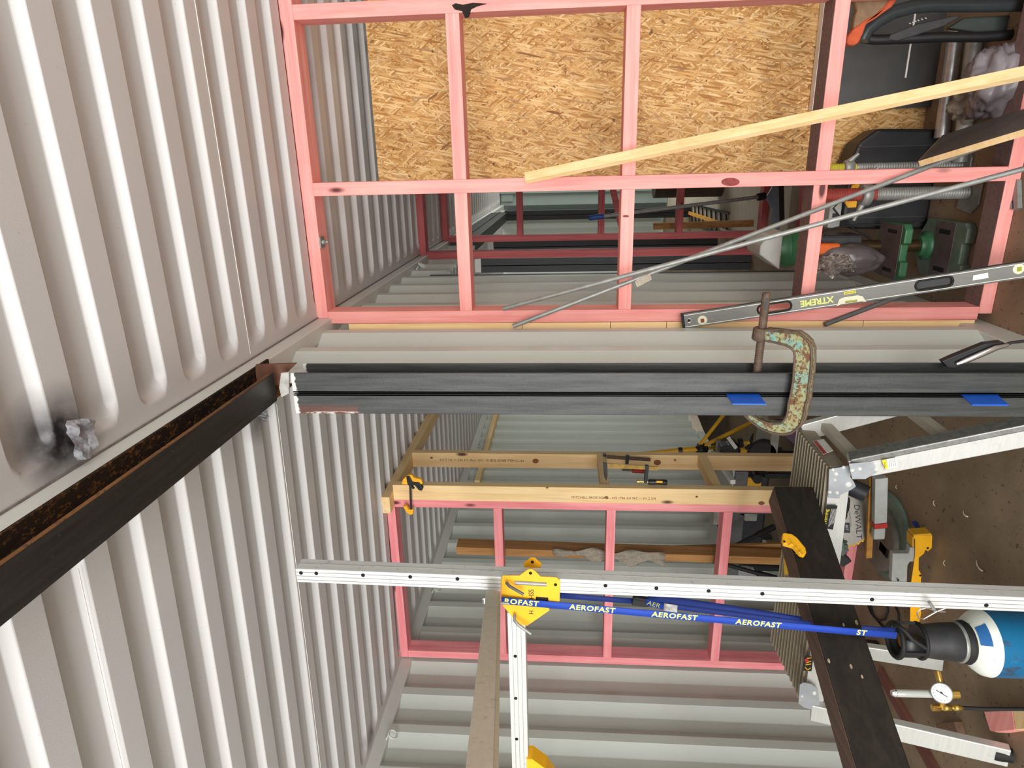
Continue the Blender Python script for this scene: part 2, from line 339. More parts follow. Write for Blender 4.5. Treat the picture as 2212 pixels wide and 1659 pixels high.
b = wallY('wall_left', -2.640, 1, -1.0, 10, .10, 2.33, 2.689+.0, per=.243); struct('wall_left', b, paint)
b = wallY('wall_right', 1.79, -1, -1.0, 10, .0, 2.39, 2.2); struct('wall_right', b, paint)
# header strips left under the rail beyond the cut openings
for (y0, y1, z0) in ((3.50, 4.95, 2.13), ):
    b = wallY('h', -.548, 1, y0, y1, z0, 2.334, 2.206, per=.243); struct('trim_5', b, paint)
# bottom rails
b = MB(); b.box(-.60, -.55, 1.72, 3.5, 0, .10); b.box(-.60, -.575, 3.5, 6.3, 0, .02); struct('trim_6', b, paint, .004)
b = MB(); b.box(-2.70, -2.62, -1, 6.3, 0, .10); struct('trim_7', b, paint, .004)
# end walls
def wallX(Y, x0, x1, z0, z1, per=.26, dep=.04):
    loc = [(0, 0), (.07, 0), (.115, 1), (.185, 1)]; pts = []
    for n in range(int((x1-x0)/per)+2):
        for t, q in loc: pts.append((x0+n*per+t, Y+dep*q))
    pts = [p for p in pts if p[0] <= x1]; b = MB(); vs = []
    for x, y in pts: vs += [(x, y, z0), (x, y, z1)]
    return b.add(vs, [(2*i, 2*i+2, 2*i+3, 2*i+1) for i in range(len(pts)-1)])
struct('wall_back', wallX(10.0, -2.7, -.56, -.05, 2.4), paint)
gg = plain('grey_green_door_paint', (150, 164, 158), .5, 0, .05, 3)
b = MB(); b.box(-2.9, 2.0, 10.045, 10.1, -.1, 2.9); struct('wall_back', b, gg)
# far doorway post of folded steel
b = MB()
b.box(-.53, .02, 9.70, 9.95, .0, 2.38); b.box(-.36, -.33, 9.66, 9.70, .02, 2.46); b.box(-.12, -.09, 9.66, 9.70, .02, 2.46); b.box(-.47, .0, 9.68, 9.70, 2.2, 2.37)
struct('trim_8', b, gg, .005)
# ================================================================== TIMBER FRAMES
def frame(label, group, loc, plate, studs, nogs, Y, D, zb=0, mat=(pinkX, pinkZ), zt=2.39, cuts=None):
    t = thing('timber_wall_frame', loc, label, 'wall frame', group)
    b = MB(); b.box(plate[0], plate[1], Y, Y+D, zt-.045, zt); b.build('top_plate', mat[0], t, bevel=.002)
    b = MB(); b.box(plate[0], plate[1], Y, Y+D, zb+.001, zb+.045); b.build('bottom_plate', mat[0], t, bevel=.002)
    for x0 in studs: b = MB(); b.box(x0, x0+.045, Y, Y+D, zb+.045, zt-.045); b.build('stud', mat[1], t, bevel=.002)
    ss = sorted(studs)
    for i in range(len(ss)-1):
        for z in nogs: b = MB(); b.box(ss[i]+.045, ss[i+1], Y, Y+D, z, z+.045); b.build('nogging', mat[0], t, bevel=.002)
    return t
fA = frame('pink treated pine wall frame nearest on the right, in front of the strand board', None, (.5, 2.355, 0), (-.517, 1.72), (-.538, -.08, .47, 1.02, 1.60), (1.803, 1.230, .600), 2.31, .09)
b = MB()
for i, (z0, z1) in enumerate(((.05, .42), (.422, .75), (.752, 1.10), (1.102, 1.3), (1.302, 1.62), (1.622, 2.27))): b.box(-.5655+.0004*(i % 2), -.5395, 2.312, 2.395, z0, z1)
o = b.build('packing_strip', pineZ, fA); o['label'] = 'pale pine packing strip'
# charred knot split on the right stud
ch = plain('charred_knot', (26, 18, 14), .9, 0, .4, 60)
b = MB(); pts = [P(x, y, Y=2.308) for x, y in ((976, 11), (984, 7), (1000, 10), (1022, 6), (1052, 8), (1030, 14), (1018, 20), (1012, 36), (1004, 38), (998, 24), (982, 20))]
b.prism(pts, (0, .01, 0)); b.build('knot', ch, fA)
kn = plain('dark_knot_wood', (132, 52, 46), .7, 0, .3, 60)
b = MB()
for cx, cy, rx, ry in ((1578, 393, 20, 9), (1352, 467, 7, 2.5)):
    b.prism([P(cx+rx*math.cos(a), cy+ry*math.sin(a), Y=2.3085) for a in [i*math.pi/8 for i in range(16)]], (0, .003, 0))
b.build('knot', kn, fA)
top_brown = plain('brown_top_face', (118, 92, 88), .95, 0, .2, 80)  # thin brown slabs over the low nogging and bottom plate tops
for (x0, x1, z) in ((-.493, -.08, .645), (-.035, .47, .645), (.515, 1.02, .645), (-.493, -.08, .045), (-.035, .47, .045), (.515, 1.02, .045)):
    b = MB(); b.box(x0+.001, x1-.001, 2.311, 2.399, z+.0002, z+.0012); b.build('top_face_slab', top_brown, fA)
fB = frame('pink treated pine wall frame in the left container, behind the aluminium mast', None, (-2.1, 2.985, 0), (-2.622, -1.617), (-2.622, -1.662), (1.785, 1.205, .625), 2.94, .09, mat=(roseX, roseZ))
# further pink frames seen through the near one
shadeX, shadeZ = [wood('shaded_rose_pine_%s' % a, (196, 104, 102), (172, 82, 84), (140, 60, 64), ax=i) for a, i in (('x', 0), ('z', 2))]  # shaded copy of the pink pine, dim light put into the colour
f2 = frame('shade-darkened pink wall frame second in line beyond the near frame', 'pink frames further down the container', (.3, 4.18, 0), (-.517, 1.72), (-.545, .10, .70, 1.30), (), 4.13, .09, mat=(shadeX, shadeZ))
f3 = frame('shade-darkened pink wall frame with diagonal brace, third in line down the container', 'pink frames further down the container', (.3, 5.0, 0), (-.517, 1.72), (-.53, .35, .95), (1.775, 1.17, .60), 4.95, .09, mat=(shadeX, shadeZ))
for f, nm in ((f2, 1), (f3, 2)):
    del f['group']
b = MB(); b.bar(P(1322, 400, Y=4.99), P(1345, 500, Y=4.99), .045, .03, (0, 1, 0)); b.build('brace', shadeZ, f3)
# pine frame running away from the camera
t = thing('pine_wall_frame', (-1.6, 3.3, 0), 'clear pine wall frame running lengthwise beside the pink frame, clamps hung on it', 'wall frame')
b = MB(); b.box(-1.655, -1.563, 2.86, 5.2, 2.345, 2.3895); b.build('top_plate', pineY, t, bevel=.002)
b = MB(); b.box(-1.655, -1.563, 3.035, 3.43, .001, .045); b.build('bottom_plate', pineY, t, bevel=.002)
b = MB(); b.box(-1.615, -1.530, 2.93, 2.975, .002, 2.344); b.build('stud', pineZ, t, bevel=.002)
b = MB(); b.box(-1.645, -1.555, 3.38, 3.425, .045, 2.345); b.build('stud', pineZ, t, bevel=.002)
for z in (1.235, .675): b = MB(); b.box(-1.612, -1.545, 2.976, 3.379, z, z+.045); b.build('nogging', pineY, t, bevel=.002)
ink = plain('faint_stamp_ink', (120, 92, 60), .8, 0, .1)
text('MITCHELL BROS SG8 /6 - H/S 1746 5/4 967.11 H1.2 5/4', .021, P(1040, 994, Y=3.379), (0, 0, 1), (-1, 0, 0), ink, t, 'stamped_lettering', .0003, 1.0)
text('MITCHELL BROS SG8 /6 - H/S 1746 5/4 967.11 H1.2 5/4', .018, P(1325, 1076, Y=2.929), (0, 0, -1), (1, 0, 0), ink, t, 'stamped_lettering', .0003, 1.0)
b = MB()
for cx, cy, rx, ry in ((1157, 996, 7, 5), (1420, 999, 8, 6), (1458, 994, 3, 2), (932, 989, 3, 2)):
    b.prism([P(cx+rx*math.cos(a), cy+ry*math.sin(a), Y=3.3785) for a in [i*math.pi/6 for i in range(12)]], (0, .003, 0))
for cx, cy, rx, ry in ((1645, 1087, 7, 4), (1505, 1073, 3, 2), (1310, 1075, 4, 3), (1182, 1054, 3, 1.5)):
    b.prism([P(cx+rx*math.cos(a), cy+ry*math.sin(a), Y=2.9285) for a in [i*math.pi/6 for i in range(12)]], (0, .003, 0))
b.build('knot', plain('brown_knot', (140, 84, 48), .7, 0, .3, 60), t)
b = MB(); b.box(-2.628, -2.555, 5.0, 6.9, 2.19, 2.235); tag(b.build('pine_plate', pineY, bevel=.002), 'pine plate fixed along the top of the far left wall', 'timber')
# OSB and dark sheet behind the near frame
ox = -.047; b = MB(); b.box(ox, 1.17, 2.975, 2.987, .0, 2.292)
tag(b.build('strand_board', osbM), 'tall sheet of golden oriented strand board behind the near pink frame', 'board')
dsh = plain('dark_sheet_steel', (74, 74, 72), .45, .3, .2, 6)
t = thing('steel_sheet', (.5, 2.93, 0), 'dark grey sheet leaning against the foot of the strand board', 'sheet')
b = MB(); p0 = P(1772, 150, Y=2.95); p1 = P(1990, 245, Y=2.93)
b.box(.19, 1.1, 2.94, 2.965, .0, p0.z); b.build('sheet', dsh, t)
b = MB(); b.box(.19, 1.1, 2.925, 2.968, p0.z, p0.z+.022); o = b.build('edge_cap', white, t); o['label'] = 'white top edge'
b = MB(); b.box(.30, .62, 2.936, 2.939, .115, .121); b.build('split_line', white, t)
# ================================================================== STEEL POSTS AND BEAM
def channel(name, x_web, x_lip, y0, y1, z0, z1, mat, label, group=None, th=.006, grp=None, slant=0):
    t = thing(name, ((x_web+x_lip)/2, (y0+y1)/2, z0), label, 'steel post', group)
    s = 1 if x_lip > x_web else -1
    for nm, bx in (('web', (x_web, x_web+s*th, y0, y1)), ('flange', (x_web, x_lip, y0, y0+th*1.3)), ('flange', (x_web, x_lip, y1-th*1.3, y1))):
        b = MB(); b.box(min(bx[0], bx[1]), max(bx[0], bx[1]), bx[2], bx[3], z0, z1); b.build(nm, mat, t, bevel=.0015)
    return t
k = steel('near_post_steel', (56, 58, 61), (96, 99, 103))
gl = k.ramp(k.axis(2), (.0, .0), (1, 1)); 
def weldmat(name, ztop, edge):
    k = steel(name, (42, 44, 43), (78, 80, 78)); z = k.axis(2)
    col = k.b.inputs['Base Color'].links[0].from_socket
    nz = k.noise((1, 1, 1), 60, 4, .6); zz = k.math('ADD', z, k.math('MULTIPLY', k.math('SUBTRACT', nz, .5), .02))
    m = k.ramp(k.math('MULTIPLY', k.math('SUBTRACT', zz, ztop-.02), 60), (.4, 0.0), (.6, 1.0)); 
    if edge:
        x = k.axis(0); lo = k.ramp(k.math('ADD', k.math('MULTIPLY', x, 20), .5), (.0, 1.0), (1.0, .0))
        zr = k.ramp(k.math('MULTIPLY', k.math('SUBTRACT', zz, ztop-.19), 30), (.2, 0.0), (.6, 1.0))
        xr = k.ramp(k.math('ADD', k.math('MULTIPLY', x, 30), .9), (.0, 1.0), (1.1, 0.0))
        nr = k.noise((40, 40, 6), 1.5, 5, .7)
        r = k.mix(1.0, k.mix(1.0, zr, xr, 'MULTIPLY'), k.ramp(nr, (.35, 0.3), (.55, 1.0)), 'MULTIPLY')
        col = k.mix(r, col, lin((116, 62, 40)))
        xw = k.ramp(k.math('ADD', k.math('MULTIPLY', x, 30), .9), (.05, 1.0), (.3, 0.0))
        wq = k.mix(1.0, k.mix(1.0, zr, xw, 'MULTIPLY'), k.ramp(k.noise((50, 50, 12), 2, 4, .7), (.45, 0.0), (.52, 1.0)), 'MULTIPLY')
        col = k.mix(wq, col, lin((236, 234, 230)))
    col = k.mix(m, col, lin((214, 212, 204))); k.col(col); return k.m
ptR = channel('steel_channel_post', -.5665, -.511, 1.612, 1.706, 0, 2.203, weldmat('post_steel_right', 2.203, False), 'right post of the clamped steel pair, its channel open to the right')
ptL = channel('steel_channel_post', -.5705, -.627, 1.612, 1.706, 0, 2.203, weldmat('post_steel_left', 2.203, True), 'left post of the clamped steel pair, rust and white weld scale at its top')
t = thing('steel_channel_beam', (-.55, .6, 2.262), 'black and rusty steel channel beam under the container roof rail', 'steel beam')
for nm, m_, bx in (('bottom_flange', beamS, (-.592, -.511, -.9, 1.62, 2.2535, 2.262)), ('web', rustS, (-.592, -.585, -.9, 1.75, 2.262, 2.332)), ('top_flange', rustS, (-.592, -.511, -.9, 1.75, 2.324, 2.332))):
    b = MB(); b.box(*bx); b.build(nm, m_, t, bevel=.0015)
b = MB(); b.box(-.5115, -.5095, -.9, 1.60, 2.2545, 2.2625); o = b.build('rust_scale', rustO, t); o['label'] = 'orange rust lying on the flange'
b = MB(); b.prism([P(x, y, Y=1.66) for x, y in ((552, 788), (640, 785), (613, 812), (612, 832), (553, 832))], (0, .008, 0)); b.build('gusset_plate', plain('brown_rusted_plate', (98, 60, 42), .75, .1, .3, 30), t)
b = MB(); b.prism([P(x, y, Y=1.610) for x, y in ((607, 806), (624, 804), (624, 850), (608, 858), (603, 838))], (0, .006, 0)); o = b.build('weld_patch', plain('ground_bright_steel', (196, 194, 188), .35, .6, .2, 60), t)
# blue shims
for i, (xa, xb, lab) in enumerate(((1570, 1655, 'upper blue plastic shim wedged in the seam of the near posts'), (2088, 2180, 'lower blue plastic shim wedged in the seam of the near posts'))):
    p = [P(xa, 851.5, Y=1.612), P(xb-12, 851.5, Y=1.612), P(xb, 868, Y=1.545), P(xa+13, 868, Y=1.545)]
    for q in p: q.x = -.5685
    p[0].y = p[1].y = 1.66
    b = MB(); b.prism(p, (-.003, 0, 0)); tag(b.build('shim', bluS), lab, 'shim', 'blue shims')
# distant posts
for (lab, xr, xl, Y, zt) in (('black twin channel post beyond the near frame, white paint at its top', -.698, -.81, 5.27, 2.17), ('black channel post just behind the third pink frame', -.69, -.80, 6.46, 2.19), ('farthest black channel post beside the far doorway', -.49, -.60, 7.9, 2.2)):
    t = thing('steel_channel_post', ((xr+xl)/2, Y+.05, 0), lab, 'steel post')
    mid = (xr+xl)/2
    for x0, x1 in ((mid+.001, xr), (xl, mid-.003)): b = MB(); b.box(x0, x1, Y, Y+.1, 0, zt-.03); b.build('channel', blackS, t, bevel=.002)
    b = MB(); b.box(xl+.004, xr-.002, Y-.001, Y+.1, zt-.03, zt+.02); o = b.build('painted_end', white, t); o['label'] = 'white painted end'
b = MB(); b.box(-.60, -.508, 4.97, 7.95, 2.14, 2.333); b.box(-.62, -.5, 4.97, 7.9, 2.225, 2.231); tag(b.build('steel_channel_beam', beamS), 'black steel beam under the rail at the far end of the container', 'steel beam')
b = MB(); b.box(-.59, -.550, 3.502, 3.53, .0, 2.2); tag(b.build('edge_angle', blackS), 'thin black steel angle along the cut edge of the left wall sheet', 'steel angle')
# ================================================================== C-CLAMP
p0c = V(-.5, 1.655, .98); pn = V(0.0, -.62, -.78).cross(V(1, 0, 0)).normalized()
def pc(x, y): return PP(x, y, p0c, pn)
t = thing('c_clamp', pc(1755, 790), 'large rusty C-clamp with worn turquoise paint gripping the near steel posts', 'clamp')
k = NT('worn_turquoise_paint', .6, .1)
c = k.ramp(k.noise((1, 1, 1), 26, 5, .65), (.35, lin((112, 160, 152))), (.5, lin((150, 152, 108))), (.75, lin((142, 128, 90))))
c = k.mix(k.ramp(k.noise((1, 1, 1), 110, 6, .75), (.5, 0.0), (.58, 1.0)), c, lin((104, 66, 44))); c = k.mix(k.ramp(k.noise((1, 1, 1), 30, 3, .6, loc=(3, 1, 2)), (.58, 0.0), (.63, 1.0)), c, lin((110, 74, 50)))
k.col(c).bump(k.noise((1, 1, 1), 150, 4), .001, .6); turq = k.m
rustC = steel('rusted_clamp_steel', (70, 56, 47), (110, 90, 74), (100, 70, 52), .05, 1, .7, .2).m
outer = [(1656, 711), (1682, 713), (1711, 717), (1726, 717), (1740, 726), (1751, 737), (1756.5, 752), (1757, 777), (1755, 804), (1751, 831), (1748, 860), (1744, 872), (1741, 892), (1734, 913), (1724, 924), (1714, 932), (1697, 936), (1681, 934), (1665, 930), (1648.5, 923), (1632, 912), (1622, 904), (1612, 894), (1606, 880)]
inner = [(1622, 878), (1625, 888), (1633, 897), (1644, 904), (1659, 910), (1676, 913), (1690, 912), (1696, 907), (1702, 899), (1706, 884), (1707, 870), (1712, 850), (1717, 822), (1719, 795), (1721, 768), (1719, 757), (1711, 748), (1700, 743), (1675, 737), (1656, 734)]
mid = []
def shrink(pts, cx, f): return pts
b = MB(); pl = [pc(*q) for q in outer+inner]; b.prism([q-pn*.011 for q in pl], pn*.022); b.build('frame', turq, t, bevel=.002)
cen = lambda a, b_: ((a[0]+b_[0])/2, (a[1]+b_[1])/2)
rim = [pc(*q) for q in outer]; b = MB(); b.tube([q-pn*.012 for q in rim], .0032, 8); b.tube([q+pn*.012 for q in rim], .0032, 8)
rim = [pc(*q) for q in inner]; b.tube([q-pn*.012 for q in rim], .003, 8); b.tube([q+pn*.012 for q in rim], .003, 8); b.build('rim', rustC, t)
sa, sb = pc(1656, 632), pc(1634, 815); sd = (sb-sa).normalized(); L = (sb-sa).length
b = MB(); prof = [(0, .0085), (.004, .0105), (.05, .0105)]; z = .052
while z < L: prof += [(z, .0088), (z+.0016, .0106), (z+.0032, .0106)]; z += .0048
b.lathe(sa, sd, prof, 20); b.build('screw', rustC, t)
b = MB(); b.bar(sa+sd*.012+V(0, -.0085, .0), sa+sd*.04+V(0, -.0085, 0), .006, .006); b.build('screw_slot', blk, t)
c0 = pc(1645, 708); c1 = pc(1640, 735); b = MB(); b.lathe(c0, c1-c0, [(0, .016), (.003, .0195), ((c1-c0).length-.003, .0195), ((c1-c0).length, .016)], 24); b.build('boss', rustC, t)
ld = (pc(1738, 800)-pc(1728, 900)).normalized()
cf = -pn if pn.dot(FW) > 0 else pn
text('TROJAN', .019, pc(1729, 845)+cf*.0112, V(1, 0, 0), V(0, 0, 1), plain('dark_cast_rust', (110, 66, 40), .8, .1), t, 'cast_lettering', .0006)
text('8', .019, pc(1737, 803)+cf*.0112, V(1, 0, 0), V(0, 0, 1), bpy.data.materials['dark_cast_rust'], t, 'cast_lettering', .0006)
# welding electrode holder hanging in the post
t = thing('welding_clamp', P(2120, 765, Y=1.66), 'shiny and black welding ground clamp hooked in the near post', 'welding clamp')
b = MB(); b.prism([P(x, y, Y=1.64) for x, y in ((2036, 781), (2060, 770), (2130, 742), (2166, 738), (2176, 745), (2110, 770), (2062, 797), (2048, 795))], (0, .02, 0)); b.build('jaw', blk, t, bevel=.002)
b = MB(); b.tube([P(x, y, Y=1.632) for x, y in ((2066, 787), (2085, 780), (2120, 765), (2150, 752), (2178, 745))], [.004, .007, .0075, .007, .004], 10); b.build('handle', chrome, t)
b = MB(); b.tube([P(x, y, Y=1.64) for x, y in ((2170, 745), (2185, 740), (2212, 737), (2260, 745), (2330, 770))], .004, 8); b.build('cable', blkR, t)
# ================================================================== LEANING THINGS AT THE NEAR FRAME
b = MB(); b.bar(P(1135, 385, Y=2.305), P(2330, 133, Y=2.07), .020, .034, (1, .8, 0)); tag(b.build('timber_batten', pineZ, bevel=.001), 'thin pale pine batten leaning across the strand board bay', 'batten')
b = MB(); b.tube([P(1087, 667, Y=2.292), P(2330, 333, Y=2.05)], .0078, 12); o = tag(b.build('steel_rod', galv), 'grey steel rod leaning on the near frame, its top end standing free of the stud', 'rod')
b = MB(); b.tube([P(1108, 705, Y=2.235), P(2140, 309, Y=2.288)], .0078, 12); rodB = tag(b.build('steel_rod', galv), 'grey steel rod leaning on the near frame, cut end over the pine packing strip', 'rod')
b = MB(); b.prism([P(x, y, Y=2.24) for x, y in ((1371, 607), (1404, 590), (1408, 604), (1376, 621))], (0, .001, 0)); b.build('barcode_tag', plain('worn_tag', (170, 158, 140), .6, 0, .35, 300), rodB, origin=ORG[rodB.name])
b = MB(); b.tube([P(1782, 701, Y=2.292), P(1992, 621, Y=2.322)], .0085, 12); tag(b.build('steel_rod', dgr), 'short dark steel rod leaning through the frame below the spirit level', 'rod')
# spirit level
hole0 = plain('dark_hole', (30, 22, 20), .9, 0, 0, 1, 0)
pa, pb = P(1476, 693, Y=2.268), P(2243, 577, Y=2.13)
ud = (pb-pa).normalized(); vd = (V(1, 0, 0)-ud*ud.x).normalized(); nd = ud.cross(vd)
if nd.dot(FW) > 0: nd = -nd   # nd points to camera
LL = (pb-pa).length
t = thing('spirit_level', pb, 'long grey aluminium spirit level leaning against the near pink frame', 'spirit level')
def lp(u, v=0, n=0): return pa+ud*u+vd*v+nd*n
def lpx(x, y):  # photo pixel -> (u,v) on the level face
    q = PP(x, y, pa, nd)-pa; return q.dot(ud), q.dot(vd)
Wd = .052; kk = alum('level_body', (122, 122, 117), 2, .45, .3)
b = MB()
s1 = [lpx(1635, 662)[0], lpx(1708, 655)[0]]; s2 = [lpx(1975, 610)[0], lpx(2056, 590)[0]]
segs = [(0, s1[0]), (s1[1], s2[0]), (s2[1], LL)]
for a, c_ in segs: b.bar(lp(a), lp(c_), Wd, .018, nd) if False else b.prism([lp(a, -Wd/2, .009), lp(c_, -Wd/2, .009), lp(c_, Wd/2, .009), lp(a, Wd/2, .009)], -nd*.018)
for a, c_ in ((s1[0], s1[1]), (s2[0], s2[1])):
    for sg in (-1, 1): b.prism([lp(a, sg*Wd/2, .009), lp(c_, sg*Wd/2, .009), lp(c_, sg*.014, .009), lp(a, sg*.014, .009)], -nd*.018)
b.build('body', kk, t)
b = MB()
for sg in (-1, 1): b.prism([lp(0, sg*.0215, .0095), lp(LL, sg*.0215, .0095), lp(LL, sg*.0195, .0095), lp(0, sg*.0195, .0095)], nd*.0012)
o = b.build('bright_rib', plain('bright_rib_metal', (226, 226, 214), .4, .3, .05), t)
b = MB()
for sg in (-1, 1): b.prism([lp(0, sg*.026, .011), lp(LL, sg*.026, .011), lp(LL, sg*.0235, .011), lp(0, sg*.0235, .011)], -nd*.022)
b.build('edge_rail', dgr, t)
b = MB(); b.prism([lp(-.006, -Wd/2, .011), lp(.004, -Wd/2, .011), lp(.004, Wd/2, .011), lp(-.006, Wd/2, .011)], -nd*.022); b.build('end_cap', blkR, t)
for a, c_ in (s1, s2):
    ring = []
    r = .016
    for i in range(13): an = math.pi/2+math.pi*i/12; ring.append(lp(a+r+.0+r*math.cos(an), r*math.sin(an), .0095))
    for i in range(13): an = -math.pi/2+math.pi*i/12; ring.append(lp(c_-r+r*math.cos(an), r*math.sin(an), .0095))
    b = MB(); b.tube(ring, .0034, 8, True); b.build('grip_hole_rim', blkR, t)
b = MB(); b.prism([lp(s2[0]+.006, -.011, .002), lp(s2[1]-.006, -.011, .002), lp(s2[1]-.006, .011, .002), lp(s2[0]+.006, .011, .002)], -nd*.006); b.build('grip_liner', drk, t)
for (x, y, r, mt) in ((1517, 692, .0165, plain('amber_vial', (120, 62, 30), .3)), (2197, 568, .0165, plain('olive_vial', (150, 156, 40), .3))):
    u, v = lpx(x, y); v = max(min(v, .006), -.006); b = MB(); b.lathe(lp(u, v, .009), nd, [(0, r), (.003, r), (.004, r*.8)], 24); f = b.build('vial_housing', cream, t)
    b = MB(); b.bar(lp(u-.006, v, .0135), lp(u+.006, v, .0135), .013, .004, nd); b.build('vial', mt, t)
u, v = lpx(1836, 641); b = MB(); pts = [(-.045, -.026), (-.035, -.004), (-.02, .0), (.02, .0), (.035, -.006), (.045, -.026), (.03, -.022), (-.03, -.022)]
sgn = -1 if lpx(1836, 651)[1] < v else 1
b.prism([lp(u+p_, (-q_ if sgn > 0 else q_) if True else 0, .0098) for p_, q_ in pts], nd*.002); b.build('centre_vial_frame', cream, t)
b = MB(); b.tube([lp(u-.018, (.017 if sgn > 0 else -.017), .010), lp(u+.018, (.017 if sgn > 0 else -.017), .010)], .004, 10); b.build('centre_vial', plain('olive_vial_centre', (150, 156, 40), .3), t)
u, v = lpx(1768, 645); text('XTREME', .029, lp(u-.008, 0, .0102), -ud, -vd if vd.x > 0 else vd, plain('lime_print', (222, 228, 130), .5, 0, .05), t, depth=.0004, bold=.0011, sx=.95)
u0, v0 = lpx(1489, 693); b = MB(); b.tube([lp(u0+.0065*math.cos(a), .0065*math.sin(a), .0095) for a in [i*math.pi/8 for i in range(16)]], .0016, 6, True); b.build('hanging_hole_rim', chrome, t); b = MB(); b.tube([lp(u0, 0, .0092), lp(u0, 0, .0096)], .0055, 14); b.build('hanging_hole', hole0, t)
u, v = lpx(1834, 631); b = MB(); b.prism([lp(u-.018, .008, .0100), lp(u+.018, .008, .0100), lp(u+.018, .017, .0100), lp(u-.018, .017, .0100)], nd*.0004); b.build('maker_badge', plain('yellow_badge', (226, 214, 60), .5, 0, .05), t)
text('STANLEY', .0075, lp(u, .0125, .0106), -ud, -vd, blk, t, depth=.0003)
u, v = lpx(2115, 578); b = MB(); b.prism([lp(u-.022, -.009, .0096), lp(u+.022, -.008, .0096), lp(u+.02, .009, .0096), lp(u-.02, .007, .0096)], nd*.0004); b.build('sticker', white, t)
# tilted dark board with pale edge
t = thing('plywood_board', P(2235, 275, Y=1.95), 'dark faced plywood board with a pale cut edge, propped up on the right', 'board')
a1, a2, a3, a4 = P(1984, 348, Y=2.27), P(2300, 252, Y=1.85), P(2320, 200, Y=2.15), P(2036, 292, Y=2.55)
nn = (a2-a1).cross(a4-a1).normalized(); nn = nn if nn.z > 0 else -nn
b = MB(); b.prism([a1, a2, a3, a4], -nn*.018); b.build('panel', darkboard, t)
b = MB(); b.prism([a1, a2, a2-nn*.018, a1-nn*.018], (a1-a4).normalized()*.0015); o = b.build('cut_edge', pineX, t); o['label'] = 'pale cut edge'
b = MB(); b.prism([a1, a4, a4-nn*.018, a1-nn*.018], (a1-a2).normalized()*.0015); b.build('cut_edge', pineX, t)
# ================================================================== ALUMINIUM MAST, BRACKET, ARM, STRAP
def axisdir(a, b): return (Vector(b)-Vector(a)).normalized()
mt, mbm = P(637, 1258, Y=1.53), P(2212, 1325, Y=1.53)      # lower edge line of the white face (left edge of the mast)
mt0 = P(637, 1229, Y=1.53); mb0 = P(2212, 1291, Y=1.53)
# mast as a leaning box section: front face in plane Y=1.53
dm = axisdir(mb0, mt0); base = mb0-dm*((mb0.z-.0)/dm.z)
W = (mt0-mt).length*.98
t = thing('aluminium_mast', base, 'tall drilled aluminium box section mast standing in front of the pink frame', 'mast')
ex = V(-1, 0, 0); DM = .052
b = MB(); pts = [base, mt0, mt0+ex*W, base+ex*W]
b.prism(pts, (0, DM, 0)); b.build('box_section', alu, t, bevel=.0025)
b = MB()
for q in (.22, .5, .78): b.bar(base+ex*W*q+V(0, -.0003, .004), mt0+ex*W*q+V(0, -.0003, -.002), .0012, .0012)
b.bar(base+V(.0004, DM*.55, .004), mt0+V(.0004, DM*.55, 0), .001, .001); b.build('extruded_groove', galv, t)
hole = plain('shadowed_hole', (12, 12, 13), .9, 0, 0, 1, 0)
b = MB()
for x, y in ((650, 1238), (683, 1239), (784, 1243), (886, 1246.5), (988, 1251), (1308, 1265.5), (1418, 1271), (1531, 1277), (1647, 1283), (1884, 1295.5), (2131, 1308)):
    c = P(x, y, Y=1.5285); b = MB(); b.tube([c, c+V(0, .004, 0)], .0055, 14); b.build('pin_hole', hole, t)
# pin with ring clip
t = thing('lynch_pin', P(2008, 1315, Y=1.5), 'lynch pin with sprung wire ring pushed through the lower mast', 'pin')
b = MB(); b.tube([P(2007, 1300, Y=1.49), P(2020, 1320, Y=1.50)], .0042, 10); b.build('pin', galv, t)
b = MB(); b.tube([P(x, y, Y=1.495) for x, y in ((2043, 1314), (2024, 1321), (2008, 1330), (1995, 1338), (1984, 1336), (1981, 1325), (1988, 1316), (2002, 1314), (2015, 1317), (2030, 1322), (2042, 1322))], .0017, 8); b.build('wire_ring', chrome, t)
# yellow bracket: front plate and back plate
def trace(pts, Y): return [P(x, y, Y=Y) for x, y in pts]
t = thing('mast_bracket', P(1150, 1345, Y=1.5), 'yellow steel bracket plate bolted round the aluminium mast with bent pins', 'bracket')
front = [(1083, 1250), (1086, 1242), (1122, 1242), (1134, 1233), (1142, 1228), (1150, 1228), (1157, 1233), (1168, 1244), (1203, 1246), (1210, 1253), (1209, 1296), (1203, 1301), (1187, 1300), (1186, 1311), (1187, 1317), (1139, 1350), (1128, 1349), (1112, 1338), (1086, 1306), (1083, 1290)]
b = MB(); b.prism(trace(front, 1.515), (0, -.004, 0)); b.build('front_plate', yel, t, bevel=.001)
b = MB(); b.prism(trace([(1130, 1218), (1146, 1205), (1155, 1205), (1171, 1219), (1160, 1245), (1140, 1245)], 1.595), (0, .004, 0)); b.build('back_plate', yel, t, bevel=.001)
for x, y, yy in ((1150, 1214, 1.5935), (1146, 1238, 1.5105), (1200, 1263, 1.5105)): b = MB(); c = P(x, y, Y=yy); b.tube([c, c+V(0, -.0008, 0)], .0045, 14); b.build('bolt_hole', hole, t)
b = MB(); c = [P(x, y, Y=1.5105) for x, y in ((1158, 1289), (1184, 1291), (1185, 1299), (1157, 1298))]; b.prism(c, (0, -.0006, 0)); b.build('bolt_hole', hole, t)
b = MB(); b.tube([P(1112, 1258, Y=1.511), P(1181, 1262, Y=1.511)], .0062, 12); b.build('slot', galv, t)
b = MB(); b.tube([P(1094, 1259, Y=1.50), P(1100, 1266, Y=1.488), P(1131, 1284, Y=1.485)], .0042, 10); b.build('bent_pin', dgr, t)
